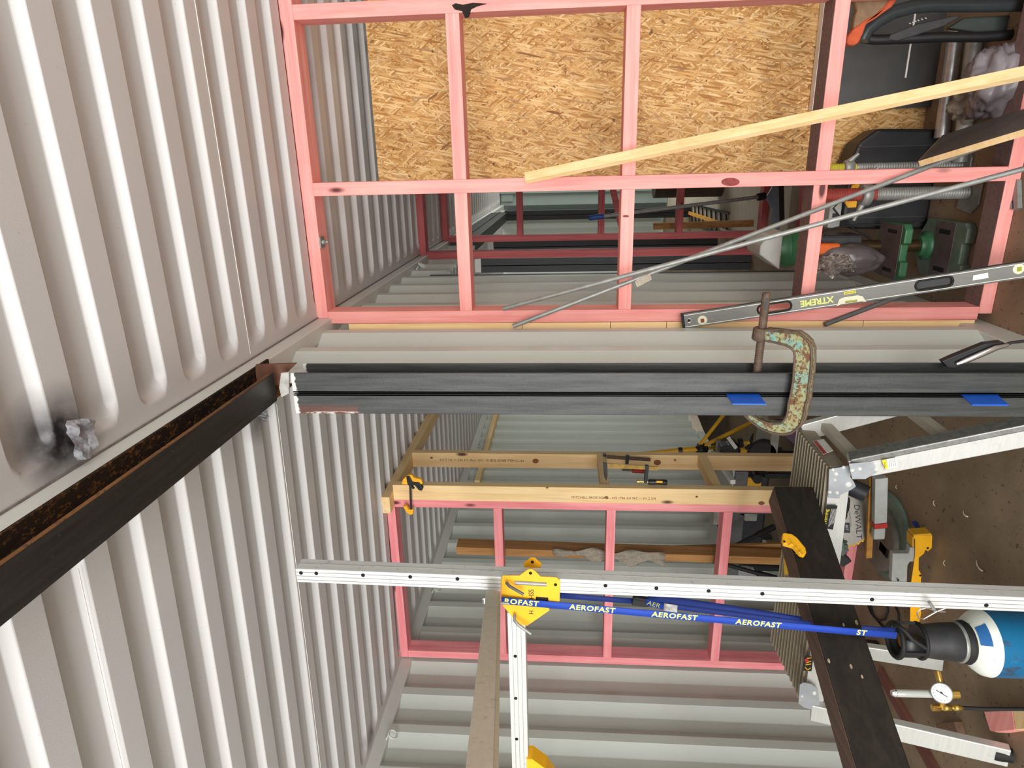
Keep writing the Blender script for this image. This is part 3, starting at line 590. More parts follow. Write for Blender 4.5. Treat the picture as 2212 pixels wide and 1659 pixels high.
b = MB(); b.tube([P(1112, 1329, Y=1.50), P(1111, 1340, Y=1.485), P(1120, 1350, Y=1.48), P(1147, 1369, Y=1.475)], .0046, 10); b.build('bent_pin', galv, t)
text('HSS', .020, P(1148, 1284, Y=1.5103), (1, 0, 0), (0, 0, 1), drk, t, 'stamped_lettering', .0003); text('H', .018, P(1148, 1323, Y=1.5103), (1, 0, 0), (0, 0, 1), drk, t, 'stamped_lettering', .0003)
# horizontal aluminium arm carried by the bracket
z1, z0 = P(1101, 1500, Y=1.54).z, P(1138, 1500, Y=1.54).z
xr = P(1115, 1325, Y=1.54).x
t = thing('cross_arm', (-1.8, 1.56, z0), 'white aluminium box arm reaching left from the yellow bracket', 'arm')
b = MB(); b.box(-2.35, xr, 1.54, 1.59, z0, z1); b.build('box_section', aluX, t, bevel=.002)
b = MB(); zz = z1-z0
for q in (.25, .5, .75): b.box(-2.35, xr-.001, 1.5393, 1.54, z0+zz*q-.0006, z0+zz*q+.0006)
b.build('extruded_groove', galv, t)
b = MB()
for x, y in ((1113, 1418), (1114, 1509), (1116, 1597)): c = P(x, y, Y=1.5385); b = MB(); b.tube([c, c+V(0, .004, 0)], .005, 14); b.build('pin_hole', hole, t)
# grimy ribbed member coming forward over the arm
q0, q1 = P(1063, 1300, d=1.78), P(1030, 1790, d=.70)
t = thing('ribbed_plank', q1, 'grimy ribbed aluminium plank hooked over the arm and coming towards the camera', 'plank')
dq = (q1-q0).normalized(); sq = dq.cross(V(0, 0, 1)).normalized(); uq = sq.cross(dq).normalized()
if uq.z < 0: uq = -uq
b = MB(); b.bar(q0, q1, .060, .034, (0, 0, 1)); b.build('side_channel', aluD, t, bevel=.002)
b = MB()
for i in range(6):
    off = (-.026+.0105*i)
    b.bar(q0+sq*off-uq*.020, q1+sq*off-uq*.020, .0045, .006)
b.build('rib', aluR, t)
b = MB(); b.tube([P(x, y, d=1.72) for x, y in ((1046, 1303), (1056, 1300), (1082, 1302), (1100, 1304))], .004, 10); b.tube([P(x, y, d=1.72) for x, y in ((1055, 1301), (1053, 1310), (1055, 1324))], .004, 10); b.build('end_hook', galv, t)
b = MB(); c = P(1047, 1303, d=1.71); b.tube([c, c+V(.01, .004, .0)], .007, 6); b.build('bolt', chrome, t)
b = MB(); b.prism(trace([(1138, 1640), (1150, 1640), (1180, 1662), (1200, 1690), (1138, 1690)], 1.53), (0, .05, 0)); tag(b.build('mast_bracket', yel), 'corner of a second yellow bracket at the left end of the arm', 'bracket')
# cylinder geometry first (the strap hooks on it)
CYc = P(2180, 1427, Y=1.55); cx_, cy_ = CYc.x, 1.62
def rad(px, x=2150): return px/FPX*(Vector((cx_, cy_, .4))-EYE).dot(FW)
R_ = rad(69)
t = thing('gas_cylinder', (cx_, cy_, 0), 'blue gas cylinder with white shoulder and black valve guard', 'gas cylinder')
def zc(x): return P(x, 1425, Y=cy_).z
rustblue = NT('worn_blue_paint', .35, .1); c = rustblue.ramp(rustblue.noise((1, 1, .5), 16, 5, .7), (.55, lin((22, 104, 148))), (.68, lin((70, 52, 44))))
rustblue.col(rustblue.mix(rustblue.ramp(rustblue.noise((1, 1, 1), 60, 3, .6), (.6, 0.0), (.7, .4)), c, lin((40, 130, 170)))); wr = NT('worn_white_paint', .4)
wr.col(wr.mix(wr.ramp(wr.noise((1, 1, 1), 40, 5, .7), (.6, 0.0), (.68, .8)), lin((228, 232, 222)), lin((150, 110, 60))))
b = MB(); b.lathe((cx_, cy_, .0), (0, 0, 1), [(0, R_*.93), (.012, R_), (P(2170, 1430, Y=cy_-R_).z, R_)], 48); b.build('body', rustblue.m, t)
b = MB(); z2 = P(2170, 1430, Y=cy_-R_).z; zt_ = P(2100, 1430, Y=cy_-R_*.5).z; hh = zt_-z2
b.lathe((cx_, cy_, z2), (0, 0, 1), [(0, R_*1.001), (hh*.3, R_*.96), (hh*.6, R_*.84), (hh*.85, R_*.68), (hh*1.0, R_*.55)], 48); b.build('shoulder', wr.m, t)
b = MB(); b.lathe((cx_, cy_, zt_-hh*.1), (0, 0, 1), [(0, R_*.62), (.006, R_*.66), (hh*.5, R_*.6), (hh*.55, R_*.52)], 40); b.build('neck_ring', blkR, t)
b = MB(); b.lathe((cx_, cy_, zt_+hh*.30), (0, 0, 1), [(0, R_*.60), (.004, R_*.625), (hh*.2, R_*.60)], 40); b.build('neck_band', galv, t)
zg0, zg1 = zt_+hh*.4, zc(1925); rg = R_*.52
b = MB(); b.lathe((cx_, cy_, zg0), (0, 0, 1), [(0, rg*1.05), (.01, rg*1.12), ((zg1-zg0)*.25, rg*1.08), ((zg1-zg0)*.55, rg*.96), ((zg1-zg0)*.66, rg*.96)], 36); b.build('valve_guard', drk, t)
b = MB(); vs = []
for i in range(17):
    a = 1.9+3.6*i/16
    for z in (zg0+(zg1-zg0)*.64, zg1): vs.append((cx_+rg*.98*math.cos(a), cy_+rg*.98*math.sin(a), z))
b.add(vs, [(2*i, 2*i+2, 2*i+3, 2*i+1) for i in range(16)], True); o = b.build('guard_shell', blk, t); m = o.modifiers.new('thick', 'SOLIDIFY'); m.thickness = .004
b = MB(); ring = lambda z, r: [V(cx_+r*math.cos(a), cy_+r*math.sin(a), z) for a in [i*math.pi/16 for i in range(32)]]
b.tube(ring(zg1, rg*1.0), .007, 8, True); b.tube(ring(zg0+(zg1-zg0)*.62, rg*1.0), .006, 8, True)
for a in (.6, 2.4, 4.6): b.bar((cx_+rg*math.cos(a), cy_+rg*math.sin(a), zg0+(zg1-zg0)*.6), (cx_+rg*math.cos(a), cy_+rg*math.sin(a), zg1), .012, .008, (math.cos(a), math.sin(a), 0))
b.tube([V(cx_+rg*.3, cy_-rg, zg0+(zg1-zg0)*.66), V(cx_+rg*.8, cy_-rg*.9, zg1-.02), V(cx_+rg*1.15, cy_-rg*.55, zg1-.005), V(cx_+rg*1.3, cy_-rg*.3, zg1+.012), V(cx_+rg*1.0, cy_, zg1+.008)], .0065, 8)
b.build('guard_handle', blkR, t)
b = MB(); b.lathe((cx_, cy_, zg0+(zg1-zg0)*.65), (0, 0, 1), [(0, .014), (.03, .014), (.032, .02), (.045, .02)], 16); b.build('valve', brass, t)
lab = plain('blue_label', (40, 100, 160), .5, 0, .1)
b = MB(); vs = []
for i in range(9):
    a = -1.0+.75*i/8
    for z, rr in ((z2+hh*.45, R_*.925), (z2+hh*.88, R_*.70)): vs.append((cx_+rr*1.0*math.cos(a), cy_+rr*math.sin(a), z))
b.add(vs, [(2*i, 2*i+2, 2*i+3, 2*i+1) for i in range(8)], True); b.build('label', lab, t)
# regulator
t = thing('gas_regulator', P(2035, 1500, Y=1.56), 'brass gas regulator with round white gauge and clear flow tube', 'regulator')
yv = 1.56
b = MB(); b.tube([P(2025, 1452, Y=yv+.03), P(2032, 1478, Y=yv), P(2037, 1500, Y=yv+.02), P(2035, 1530, Y=yv+.015)], .0085, 12)
b.lathe(P(2013, 1529, Y=yv+.015), P(2085, 1529, Y=yv+.015)-P(2013, 1529, Y=yv+.015), [(0, .0095), (.022, .0095), (.022, .006), (.03, .006), (.03, .0085), (.052, .0085), (.052, .0055), (.06, .0055), (.06, .008), (.08, .008), (.08, .0045), (.088, .0045)], 8)
b.lathe(P(2050, 1500, Y=yv+.02), P(2068, 1500, Y=yv+.02)-P(2050, 1500, Y=yv+.02), [(0, .011), (.026, .011)], 16); b.build('fitting', brass, t)
c = P(2034, 1497, Y=yv-.02); b = MB(); fd = (EYE-c).normalized(); b.lathe(c-fd*.018, fd, [(0, .024), (.016, .0275), (.019, .0275), (.0195, .025)], 36); g = b.build('gauge', galv, t)
b = MB(); b.lathe(c+fd*.0016, fd, [(0, .0245), (.001, .0245)], 36); b.build('dial', white, t)
b = MB(); hx = fd.cross(V(0, 0, 1)).normalized(); hz = hx.cross(fd); b.bar(c+fd*.0035-hz*.012+hx*.01, c+fd*.0035+hz*.012-hx*.007, .0018, .001, fd); b.tube([c+fd*.0035, c+fd*.0045], .003, 10)
for i in range(11): a = -2.2+4.4*i/10; b.bar(c+fd*.003+hx*math.sin(a)*.018+hz*math.cos(a)*.018, c+fd*.003+hx*math.sin(a)*.021+hz*math.cos(a)*.021, .0009, .0006, fd)
b.build('needle', drk, t)
gl = NT('clear_tube', .12, 0); gl.b.inputs['Base Color'].default_value = lin((205, 208, 200)); gl.b.inputs['Transmission Weight'].default_value = .35
b = MB(); pA1, pA2 = P(1928, 1497, Y=yv), P(2012, 1499, Y=yv); b.lathe(pA1, pA2-pA1, [(0, .0085), (.004, .0105), ((pA2-pA1).length, .0105)], 20); b.build('flow_tube', gl.m, t)
b = MB(); b.lathe(pA1-(pA2-pA1).normalized()*.003, pA2-pA1, [(0, .008), (.01, .0112), (.012, .0112)], 20); b.build('tube_cap', chrome, t)
b = MB(); b.tube([P(x, y, Y=1.575) for x, y in ((2080, 1529), (2120, 1531), (2212, 1532), (2300, 1534), (2420, 1545))], .0052, 10); b.build('hose', blkR, t)
# ratchet strap
def lineS(x0, y0, x1, y1, Ya, Yb, n=2): return [P(x0+(x1-x0)*i/n, y0+(y1-y0)*i/n, Y=Ya+(Yb-Ya)*i/n) for i in range(n+1)]
t = thing('tie_down_strap', P(1930, 1370, Y=1.57), 'blue woven tie down strap from the yellow bracket to the cylinder guard', 'strap')
sp = lineS(1083, 1297, 1937, 1373, 1.497, 1.565, 6); b = MB(); wv = V(1, 0, 0)*.0215
b.ribbon(sp, wv, .0009); b.build('front_webbing', bluW, t)
ds = (sp[-1]-sp[0]).normalized()
for cx, bd in ((1105, 'ROFAST'), (1278, 'AEROFAST'), (1455, 'AEROFAST'), (1636, 'AEROFAST'), (1860, 'ST')):
    f = (cx-1083)/(1937-1083); c = sp[0].lerp(sp[-1], f)+V(0, -.0016, 0)
    if cx == 1105: c = sp[0].lerp(sp[-1], (1126-1083)/854)+V(0, -.0016, 0)
    text(bd, .0225, c, ds, V(1, 0, 0), ylT, t, 'woven_lettering', .0003, 1.08, .0007, 1.12)
b = MB(); b.ribbon(lineS(1205, 1286, 1372, 1299, 1.60, 1.60, 3), V(1, 0, 0)*.018, .0009); b.ribbon(lineS(1398, 1303, 1780, 1352, 1.60, 1.62, 5), V(1, 0, 0)*.017, .0009); b.ribbon(lineS(1780, 1352, 1935, 1362, 1.62, 1.62, 3), V(1, 0, 0)*.018, .0009); b.build('rear_webbing', navy, t)
pts = lineS(1400, 1290, 1745, 1338, 1.64, 1.70, 8); wl = [V(math.cos(a), .25*math.sin(a)+.02, 0)*.026 for a in [i*.16 for i in range(9)]]
b = MB(); b.ribbon(pts, wl, .0009); b.build('rear_webbing', navy, t)
b = MB(); b.bar(P(1366, 1296, Y=1.59), P(1400, 1301, Y=1.59), .026, .016, (0, 1, 0)); b.tube([P(1372, 1292, Y=1.582), P(1396, 1296, Y=1.582)], .005, 8); b.build('cam_buckle', blk, t, bevel=.002)
b = MB(); b.ribbon(lineS(1395, 1300, 1438, 1312, 1.575, 1.572, 3), V(1, 0, 0)*.02, .0009); b.build('tail_webbing', bluW, t)
text('AER', .02, P(1412, 1306, Y=1.568), P(1438, 1312, Y=1.57)-P(1395, 1300, Y=1.57), V(1, 0, 0), ylT, t, 'woven_lettering', .0003, 1.1)
b = MB(); b.ribbon([P(1434, 1311, Y=1.57), P(1445, 1313, Y=1.56), P(1456, 1314, Y=1.575), P(1463, 1316, Y=1.57)], V(1, 0, 0)*.024, .001); b.build('paper_label', white, t)
# ================================================================== BLACK TIMBER BEAM + CLAMP
a0, a1 = P(1672, 1050, Z=.752), P(1850, 1659, Z=.752); db = (a1-a0); db.z = 0; dbn = db.normalized(); far = a0+dbn*1.75
t = thing('black_timber_beam', (a0+far)/2-V(0, 0, .147), 'long black stained timber beam on edge across the aluminium trestle', 'timber beam')
t.location.z = .62; ORG[t.name] = t.location.copy()
side = V(dbn.y, -dbn.x, 0); side = side if side.dot(a0) < 0 and False else side
lft = V(-dbn.y, dbn.x, 0)
lft = lft if lft.x < 0 else -lft
ew = .085
b = MB(); b.prism([a0, far, far+V(0, 0, -.130), a0+V(0, 0, -.130)], lft*ew); b.build('timber', blackTimber, t, bevel=.004)
b = MB(); b.prism([a0+lft*.003+dbn*.003, far+lft*.003, far+lft*(ew-.002), a0+lft*(ew-.002)+dbn*.003], V(0, 0, .0012)); o = b.build('top_edge', brownTimber, t); o['label'] = 'worn brown top edge'
b = MB()
sp_ = -lft if (-lft).dot(FW) < 0 else lft
for x, y, r in ((1822, 1350, 5), (1850, 1345, 7), (1790, 1428, 6), (1862, 1462, 5), (1838, 1440, 6)):
    c = PP(x, y, a0, lft)+(-lft)*.0008; b.prism([c+dbn*(r*.0012*math.cos(a))+V(0, 0, 1)*(r*.0006*math.sin(a)) for a in (0, 1.1, 2, 3.3, 4.4, 5.4)], -lft*.001)
b.build('paint_chip', plain('chipped_wood', (150, 136, 110), .8, 0, .3, 90), t)
t = thing('bar_clamp', P(1700, 1190, Y=1.8), 'yellow bar clamp jaw hooked over the top of the black timber beam', 'clamp')
cj = [(1688, 1160), (1690, 1157), (1708, 1160), (1719, 1168), (1737, 1190), (1739, 1200), (1735, 1206), (1725, 1203), (1711, 1186), (1690, 1180), (1687, 1172)]
q = [PP(x, y, a0-lft*.004, lft) for x, y in cj]; b = MB(); b.prism(q, -lft*.018); b.build('jaw', yel, t, bevel=.003)
b = MB()
for (xa, ya, xb, yb) in ((1702, 1178, 1712, 1172), (1712, 1186, 1722, 1179), (1720, 1196, 1730, 1188)): b.bar(PP(xa, ya, a0-lft*.023, lft), PP(xb, yb, a0-lft*.023, lft), .0025, .002, lft)
b.bar(PP(1704, 1164, a0-lft*.023, lft), PP(1734, 1198, a0-lft*.023, lft), .003, .002, lft); c = PP(1694, 1170, a0-lft*.0225, lft); b.build('rib', yelD, t)
b = MB(); b.tube([c, c-lft*.002], .0035, 12); b.build('bolt_hole', hole, t)
b = MB(); b.bar(P(1697, 1205, Y=1.95), P(1698, 1240, Y=1.95), .012, .008, (0, 1, 0)); b.build('jaw_arm', yelD, t)
# ================================================================== FOLDING ALUMINIUM TRESTLE
LN, RN, RF, LF = P(1735, 1525, Z=.6), P(1792, 1010, Z=.6), P(1722, 925, Z=.6), P(1665, 1380, Z=.6)
RN = V(-.958, 2.0, .6); RF = V(-.949, 2.315, .6); LN = V(-1.882, 1.934, .6); LF = V(-1.905, 2.317, .6)
t = thing('folding_trestle', ((LN.x+RN.x)/2, 2.14, 0), 'folding aluminium work platform with ribbed top and splayed legs', 'work platform')
b = MB(); b.prism([LN, RN, RF, LF], (0, 0, -.012)); 
for i in range(13):
    f = (i+.5)/13; q0 = LN.lerp(LF, f); q1 = RN.lerp(RF, f); b.bar(q0+V(0, 0, .002), q1+V(0, 0, .002), .006, .006)
b.build('ribbed_platform', aluP, t)
b = MB()
for i in range(13):
    f = (i+.5)/13; b.bar(LN.lerp(LF, f)+V(0, 0, .0055), RN.lerp(RF, f)+V(0, 0, .0055), .003, .001)
b.build('worn_rib_tops', aluR, t)
alw = alum('painted_aluminium', (214, 214, 208), 0, .4, .25)
b = MB(); e_ = V(0, -.004, 0)
b.prism([LN+e_, RN+e_, RN+e_+V(0, 0, -.066), LN+e_+V(0, 0, -.066)], (0, -.004, 0)); b.build('side_rail', alw, t, bevel=.001)
b = MB(); b.prism([LF, RF, RF+V(0, 0, -.066), LF+V(0, 0, -.066)], (0, .004, 0)); b.build('side_rail', alw, t)
b = MB(); b.prism([RN, RF, RF+V(0, 0, -.05), RN+V(0, 0, -.05)], (.006, 0, 0)); b.build('end_rail', aluP, t)
# right end leg frame
def yz(x, y, pl): return PP(x, y, pl[0], pl[1])
rt = V(-.948, 2.0, .57); rb_ = P(2212, 932, Z=.13); 
rleg_b = rt+(rb_-rt)*((rt.z)/(rt.z-rb_.z))
legd = (rleg_b-V(-.962, 1.993, .585)).normalized(); legs0 = V(-.962, 1.993, .585)+legd*.045
b = MB(); b.bar(legs0, rleg_b, .070, .05, (0, 1, 0)); b.build('leg', alw, t, bevel=.003)
b = MB(); b.bar(legs0+V(.031, -.004, .006), rleg_b+V(.031, -.004, .006), .022, .056, (0, 1, 0)); o = b.build('leg_shade_flange', plain('shade_toned_aluminium', (128, 128, 124), .4, .4, .25, 60), t, bevel=.004)  # side strip of the leg, its shade put into a darker grey
lt2 = V(-.955, 2.30, .585); lb2 = lt2+(rleg_b-V(-.962, 1.993, .585)); lb2.y += .06
b = MB(); b.bar(lt2, lb2, .066, .030, (0, 1, 0)); b.build('leg', alw, t, bevel=.003)
for f in (.12, .52, .9):
    b = MB(); b.bar(V(-.962, 1.993, .585).lerp(rleg_b, f), lt2.lerp(lb2, f), .034, .030, (1, 0, 0)); b.build('rung', aluD, t, bevel=.002)
# left end legs
ll0 = V(-1.89, 1.925, .575); ll1 = P(2178, 1632, Z=0.015)
b = MB(); b.bar(ll0, ll1, .07, .030, (0, 1, 0)); b.build('leg', alw, t, bevel=.003)
l20 = V(-1.90, 2.32, .575); l21 = P(2075, 1482, Z=0.01)+V(-.0, .12, 0)
b = MB(); b.bar(l20, l21, .06, .030, (0, 1, 0)); b.build('leg', alw, t, bevel=.003)
b = MB(); b.lathe(ll1+V(0, 0, -.012), (ll0-ll1), [(0, .022), (.03, .026), (.05, .026)], 16); b.build('foot', blkR, t)
zinc = plain('zinc_plate', (168, 172, 176), .45, .2, .12, 25)
# hinge plates and rivets (right / left)
hp = trace([(1790, 1013), (1822, 1007), (1834, 1004), (1835, 1028), (1845, 1042), (1848, 1050), (1838, 1057), (1815, 1068), (1812, 1076), (1788, 1074)], 1.985)
b = MB(); b.prism(hp, (0, -.004, 0)); h1 = b.build('hinge_plate', zinc, t, bevel=.001)
hp2 = trace([(1833, 1001), (1898, 994), (1907, 998), (1908, 1014), (1893, 1020), (1868, 1034), (1840, 1034)], 1.942)
b = MB(); b.prism(hp2, (0, -.004, 0)); h2 = b.build('hinge_plate', zinc, t, bevel=.001)
hp3 = trace([(1727, 1478), (1735, 1473), (1752, 1476), (1765, 1486), (1770, 1520), (1762, 1535), (1735, 1526), (1724, 1518)], 1.915)
b = MB(); b.prism(hp3, (0, -.004, 0)); h3 = b.build('hinge_plate', zinc, t, bevel=.001)
b = MB()
for x, y, Y, r in ((1800, 1015, 1.98, .006), (1823, 1010, 1.98, .006), (1807, 1024, 1.98, .008), (1804, 1037, 1.98, .006), (1793, 1064, 1.98, .007), (1809, 1065, 1.98, .007), (1834, 1047, 1.98, .012), (1842, 1016, 1.937, .008), (1858, 1013, 1.937, .008), (1892, 1001, 1.937, .008), (1894, 1014, 1.937, .008), (1733, 1504, 1.91, .006), (1760, 1498, 1.91, .009)):
    c = P(x, y, Y=Y); b = MB(); b.lathe(c+V(0, .003, 0), (0, -1, 0), [(0, r), (.003, r), (.005, r*.5)], 14); b.build('rivet', alu, t)
# labels on the trestle
def decal(px, Y, mat, nm, par): b = MB(); b.prism(trace(px, Y), (0, -.0008, 0)); return b.build(nm, mat, par)
lb = decal([(1787, 1091), (1809, 1092), (1799, 1144), (1777, 1140)], 1.972, blk, 'warning_label', t)
text('Warning', .0165, P(1784, 1117, Y=1.9705), V(1, 0, 0)+V(0, 0, 0), V(0, 0, 1), plain('yellow_print', (240, 214, 40), .6, 0, .02), t, 'lettering', .0002)
b = MB()
for i in range(5): b.bar(P(1796.5+i*2.6, 1099, Y=1.9705), P(1789.5+i*2.6, 1138-i*2, Y=1.9705), .0008, .0016, (0, 1, 0))
b.build('fine_print', white, t)
decal([(1905, 994), (1913, 992), (1919, 1011), (1911, 1013)], 1.915, plain('yellow_sticker', (240, 216, 40), .6, 0, .03), 'notice_label', t)
decal([(1914, 992), (1935, 988), (1938, 1009), (1919, 1012)], 1.915, white, 'notice_label', t)
text('CAUTION', .0085, P(1912, 1003, Y=1.913), V(1, .2, -.1), V(0, 0, 1), drk, t, 'lettering', .0002)
b = MB()
for i in range(4): b.bar(P(1920+i*4, 993-i, Y=1.913), P(1923+i*4, 1009-i, Y=1.913), .0005, .001, (0, 1, 0))
b.build('fine_print', dgr, t)
def flat(px, z, mat, nm, par, th=.0008): b = MB(); b.prism([P(x, y, Z=z) for x, y in px], (0, 0, th)); return b.build(nm, mat, par)
b = MB(); rp = [PP(x, y, (-.944, 2.1, .58), (1, 0, 0)) for x, y in ((1755, 953), (1779, 949), (1800, 974), (1778, 982))]
b.prism(rp, (.0015, 0, 0)); b.build('safety_label', white, t)
b = MB(); rp = [PP(x, y, (-.942, 2.1, .58), (1, 0, 0)) for x, y in ((1757, 953), (1764, 952), (1786, 979), (1779, 981))]
b.prism(rp, (.0012, 0, 0)); b.build('safety_label', red, t)
decal([(1738, 1416), (1757, 1418), (1753, 1450), (1733, 1448)], 1.924, blk, 'animal_sticker', t)
b = MB()
for px in (((1741, 1432), (1752, 1428)), ((1740, 1436), (1752, 1434)), ((1739, 1441), (1744, 1447)), ((1744, 1447), (1751, 1443)), ((1743, 1422), (1753, 1421))): b.bar(P(*px[0], Y=1.9225), P(*px[1], Y=1.9225), .003, .001, (0, 1, 0))
b.build('sticker_print', yel, t)
b = MB(); b.prism(trace([(1737, 1426), (1743, 1421), (1748, 1427), (1742, 1432)], 1.9222), (0, -.0004, 0)); b.build('sticker_print', red, t)
# ================================================================== CLUTTER BEHIND THE NEAR FRAME
b = MB(); p_, q_ = P(2067, 60, Z=.03), P(2034, 298, Z=.03); b.tube([p_, q_], .026, 24); tag(b.build('steel_pipe', plain('bright_steel', (178, 178, 178), .33, .7, .15, 40)), 'shiny steel pipe on the floor with a hole near its open end', 'pipe', 'steel pipes on the floor')
b = MB(); p_, q_ = P(2108, 60, Z=.03), P(2073, 352, Z=.03); b.tube([p_, q_], .026, 24); tag(b.build('steel_pipe', galv), 'dull steel pipe on the floor, half covered by the crumpled bag', 'pipe', 'steel pipes on the floor')
b = MB(); c = P(2028, 268, Y=2.80); b = MB()
b = MB(); cq = P(2172, 178, Z=.05); b.blob((cq.x, cq.y+.03, .06), .125, .085, .085, .35, 1.7, 3, flat=.0); tag(b.build('plastic_bag', bagM), 'crumpled grey lilac plastic bag on the floor beside the pipes', 'bag')
b = MB(); cq = P(2112, 222, Z=.04); b.blob((cq.x-.0, cq.y+.04, .05), .055, .06, .06, .4, 2.0, 9, flat=.0); tag(b.build('canvas_rag', clothG), 'beige canvas rag bunched between the pipes and the bag', 'rag')
# black tool case
t = thing('tool_case', (-.11, 2.86, 0), 'black ribbed plastic tool case standing behind the near frame', 'case')
b = MB(); b.prism([(-.28, 2.815, 0), (.10, 2.815, 0), (.11, 2.815, .24), (.06, 2.815, .31), (-.02, 2.815, .335), (-.23, 2.815, .335), (-.275, 2.815, .30)], (0, .14, 0)); b.build('shell', blk, t, bevel=.012)
b = MB()
for x in (-.23, -.14, -.05, .04): b.box(x, x+.005, 2.811, 2.957, .02, .31)
b.build('rib', drk, t)
b = MB(); b.prism(trace([(1826, 438), (1842, 400), (1858, 396), (1850, 448), (1832, 449)], 2.795), (0, .012, 0)); o = b.build('latch', yel, t, bevel=.002)
t = thing('battery_charger', (-.24, 2.86, .337), 'light grey battery charger lying on the black tool case', 'charger')
b = MB(); b.box(-.27, -.14, 2.83, 2.94, .337, .385); b.build('housing', gry, t, bevel=.006)
b = MB(); b.box(-.24, -.21, 2.827, 2.83, .350, .372); b.build('vent_panel', blk, t)
b = MB(); b.tube([P(x, y, Y=2.74) for x, y in ((1812, 437), (1800, 450), (1822, 478), (1850, 498), (1875, 512), (1882, 520))], .0035, 8); b.tube([P(x, y, Y=2.73) for x, y in ((1775, 500), (1815, 490), (1860, 484), (1920, 486), (1960, 482), (1995, 476))], .0035, 8)
tag(b.build('power_cable', blkR), 'thin black cable looping in front of the black tool case', 'cable')
# screw jacks
def jack(c, z0, z1, r, paint_z, nutz, mat_p, lab, hand):
    t = thing('screw_jack', (c[0], c[1], 0), lab, 'screw jack', 'formwork screw jacks')
    def thread(a, b_, rr):
        prof = [(0, rr*.8)]; z = .002
        while z < b_-a-.008: prof += [(z, rr*.84), (z+.002, rr), (z+.005, rr), (z+.007, rr*.84)]; z += .0088
        prof.append((b_-a, rr*.8)); return prof
    b = MB(); b.lathe((c[0], c[1], z0), (0, 0, 1), thread(z0, paint_z, r), 20); b.build('threaded_stem', galv, t)
    b = MB(); b.lathe((c[0], c[1], paint_z), (0, 0, 1), thread(paint_z, z1, r), 20); b.lathe((c[0], c[1], z1-.001), (0, 0, 1), [(0, r*.8), (.002, r*.5)], 20); b.build('painted_stem', mat_p, t)
    b = MB(); b.lathe((c[0], c[1], nutz-.02), (0, 0, 1), [(0, r*1.5), (.004, r*1.75), (.03, r*1.75), (.034, r*1.5)], 20)
    for s_ in (-1, 1):
        q0 = V(c[0]+s_*r*1.2, c[1], nutz); q1 = q0+V(s_*hand, -.01, -.03*s_)
        b.tube([q0, q0.lerp(q1, .4), q1], [.012, .009, .006], 10)
    b.build('wing_nut', galv, t)
    b = MB(); b.prism([(c[0]+dx, c[1]+dy, .001) for dx, dy in [(a_*r/.0235, b_*r/.0235) for a_, b_ in ((-.075, -.03), (-.04, -.07), (.04, -.07), (.075, -.03), (.075, .05), (-.06, .06))]], (0, 0, .008)); b.build('base_plate', galv, t, bevel=.002)
c2 = P(2098, 415, Z=0); zt2 = P(1782, 415, Y=c2.y).z
jack((c2.x, c2.y), .01, zt2, .0235, P(1893, 415, Y=c2.y).z, P(1868, 415, Y=c2.y).z, redpaint, 'screw jack with red painted thread and wing nut, standing behind the near frame', .065)
c1 = P(2085, 356, Z=0); zt1 = P(1790, 359, Y=c1.y).z
jack((c1.x, c1.y), .01, zt1, .0155, P(1850, 359, Y=c1.y).z, P(1831, 359, Y=c1.y).z, ylwpaint, 'thinner screw jack with yellow painted thread, partly behind the middle stud', .03)
# drill press
bc = P(2010, 530, Z=.02)
t = thing('drill_press', (bc.x, bc.y-.08, 0), 'green bench drill press with slotted base and table, wrapped in a grey cover', 'drill press')
def slab(x0, x1, y0, y1, z0, z1, mat, nm, slots=True):
    b = MB(); m_ = (x0+x1)/2
    b.prism([(x0, y0+.02, z0), (x0+.02, y0, z0), (x0+.07, y0, z0), (x0+.075, y0+.018, z0), (x1-.075, y0+.018, z0), (x1-.07, y0, z0), (x1-.02, y0, z0), (x1, y0+.02, z0), (x1, y1-.05, z0), (m_+.04, y1, z0), (m_-.04, y1, z0), (x0, y1-.05, z0)], (0, 0, z1-z0)); o = b.build(nm, mat, t, bevel=.004)
    return o
slab(bc.x-.115, bc.x+.105, bc.y-.25, bc.y+.07, .001, .035, greenG, 'base')
b = MB(); b.box(bc.x-.11, bc.x+.10, bc.y-.175, bc.y-.05, .035, .0365); b.build('machined_pad', mauve, t)
for sx in (-.085, .055): b = MB(); b.box(bc.x+sx, bc.x+sx+.017, bc.y-.15, bc.y-.075, .0366, .0372); b.build('slot', hole, t)
b = MB(); b.lathe((bc.x, bc.y, .035), (0, 0, 1), [(0, .055), (.012, .055), (.016, .042), (.035, .038)], 28); b.build('column_flange', green, t)
zt3 = P(1915, 527, Y=bc.y).z
b = MB(); b.cyl((bc.x, bc.y, .05), (bc.x, bc.y, .52), .0245, 24); b.build('column', bronze, t)
slab(bc.x-.11, bc.x+.10, bc.y-.19, bc.y+.03, zt3, zt3+.028, green, 'table')
b = MB(); b.box(bc.x-.105, bc.x+.095, bc.y-.165, bc.y+.01, zt3+.028, zt3+.0295); b.build('machined_pad', mauve, t)
for sx in (-.085, .06): b = MB(); b.box(bc.x+sx, bc.x+sx+.014, bc.y-.13, bc.y-.06, zt3+.0296, zt3+.0302); b.build('slot', hole, t)
hc = P(1695, 536, Y=bc.y-.02); zg, zh, zi = P(1716, 536, Y=bc.y-.02).z, P(1676, 536, Y=bc.y-.02).z, P(1630, 536, Y=bc.y-.02).z
b = MB(); b.lathe((hc.x, hc.y, zg), (0, 0, 1), [(0, .066), (.01, .074), (.03, .074), (.034, .077), (.04, .077), (.044, .073), (zh-zg, .068)], 32); b.build('motor_housing', green, t)
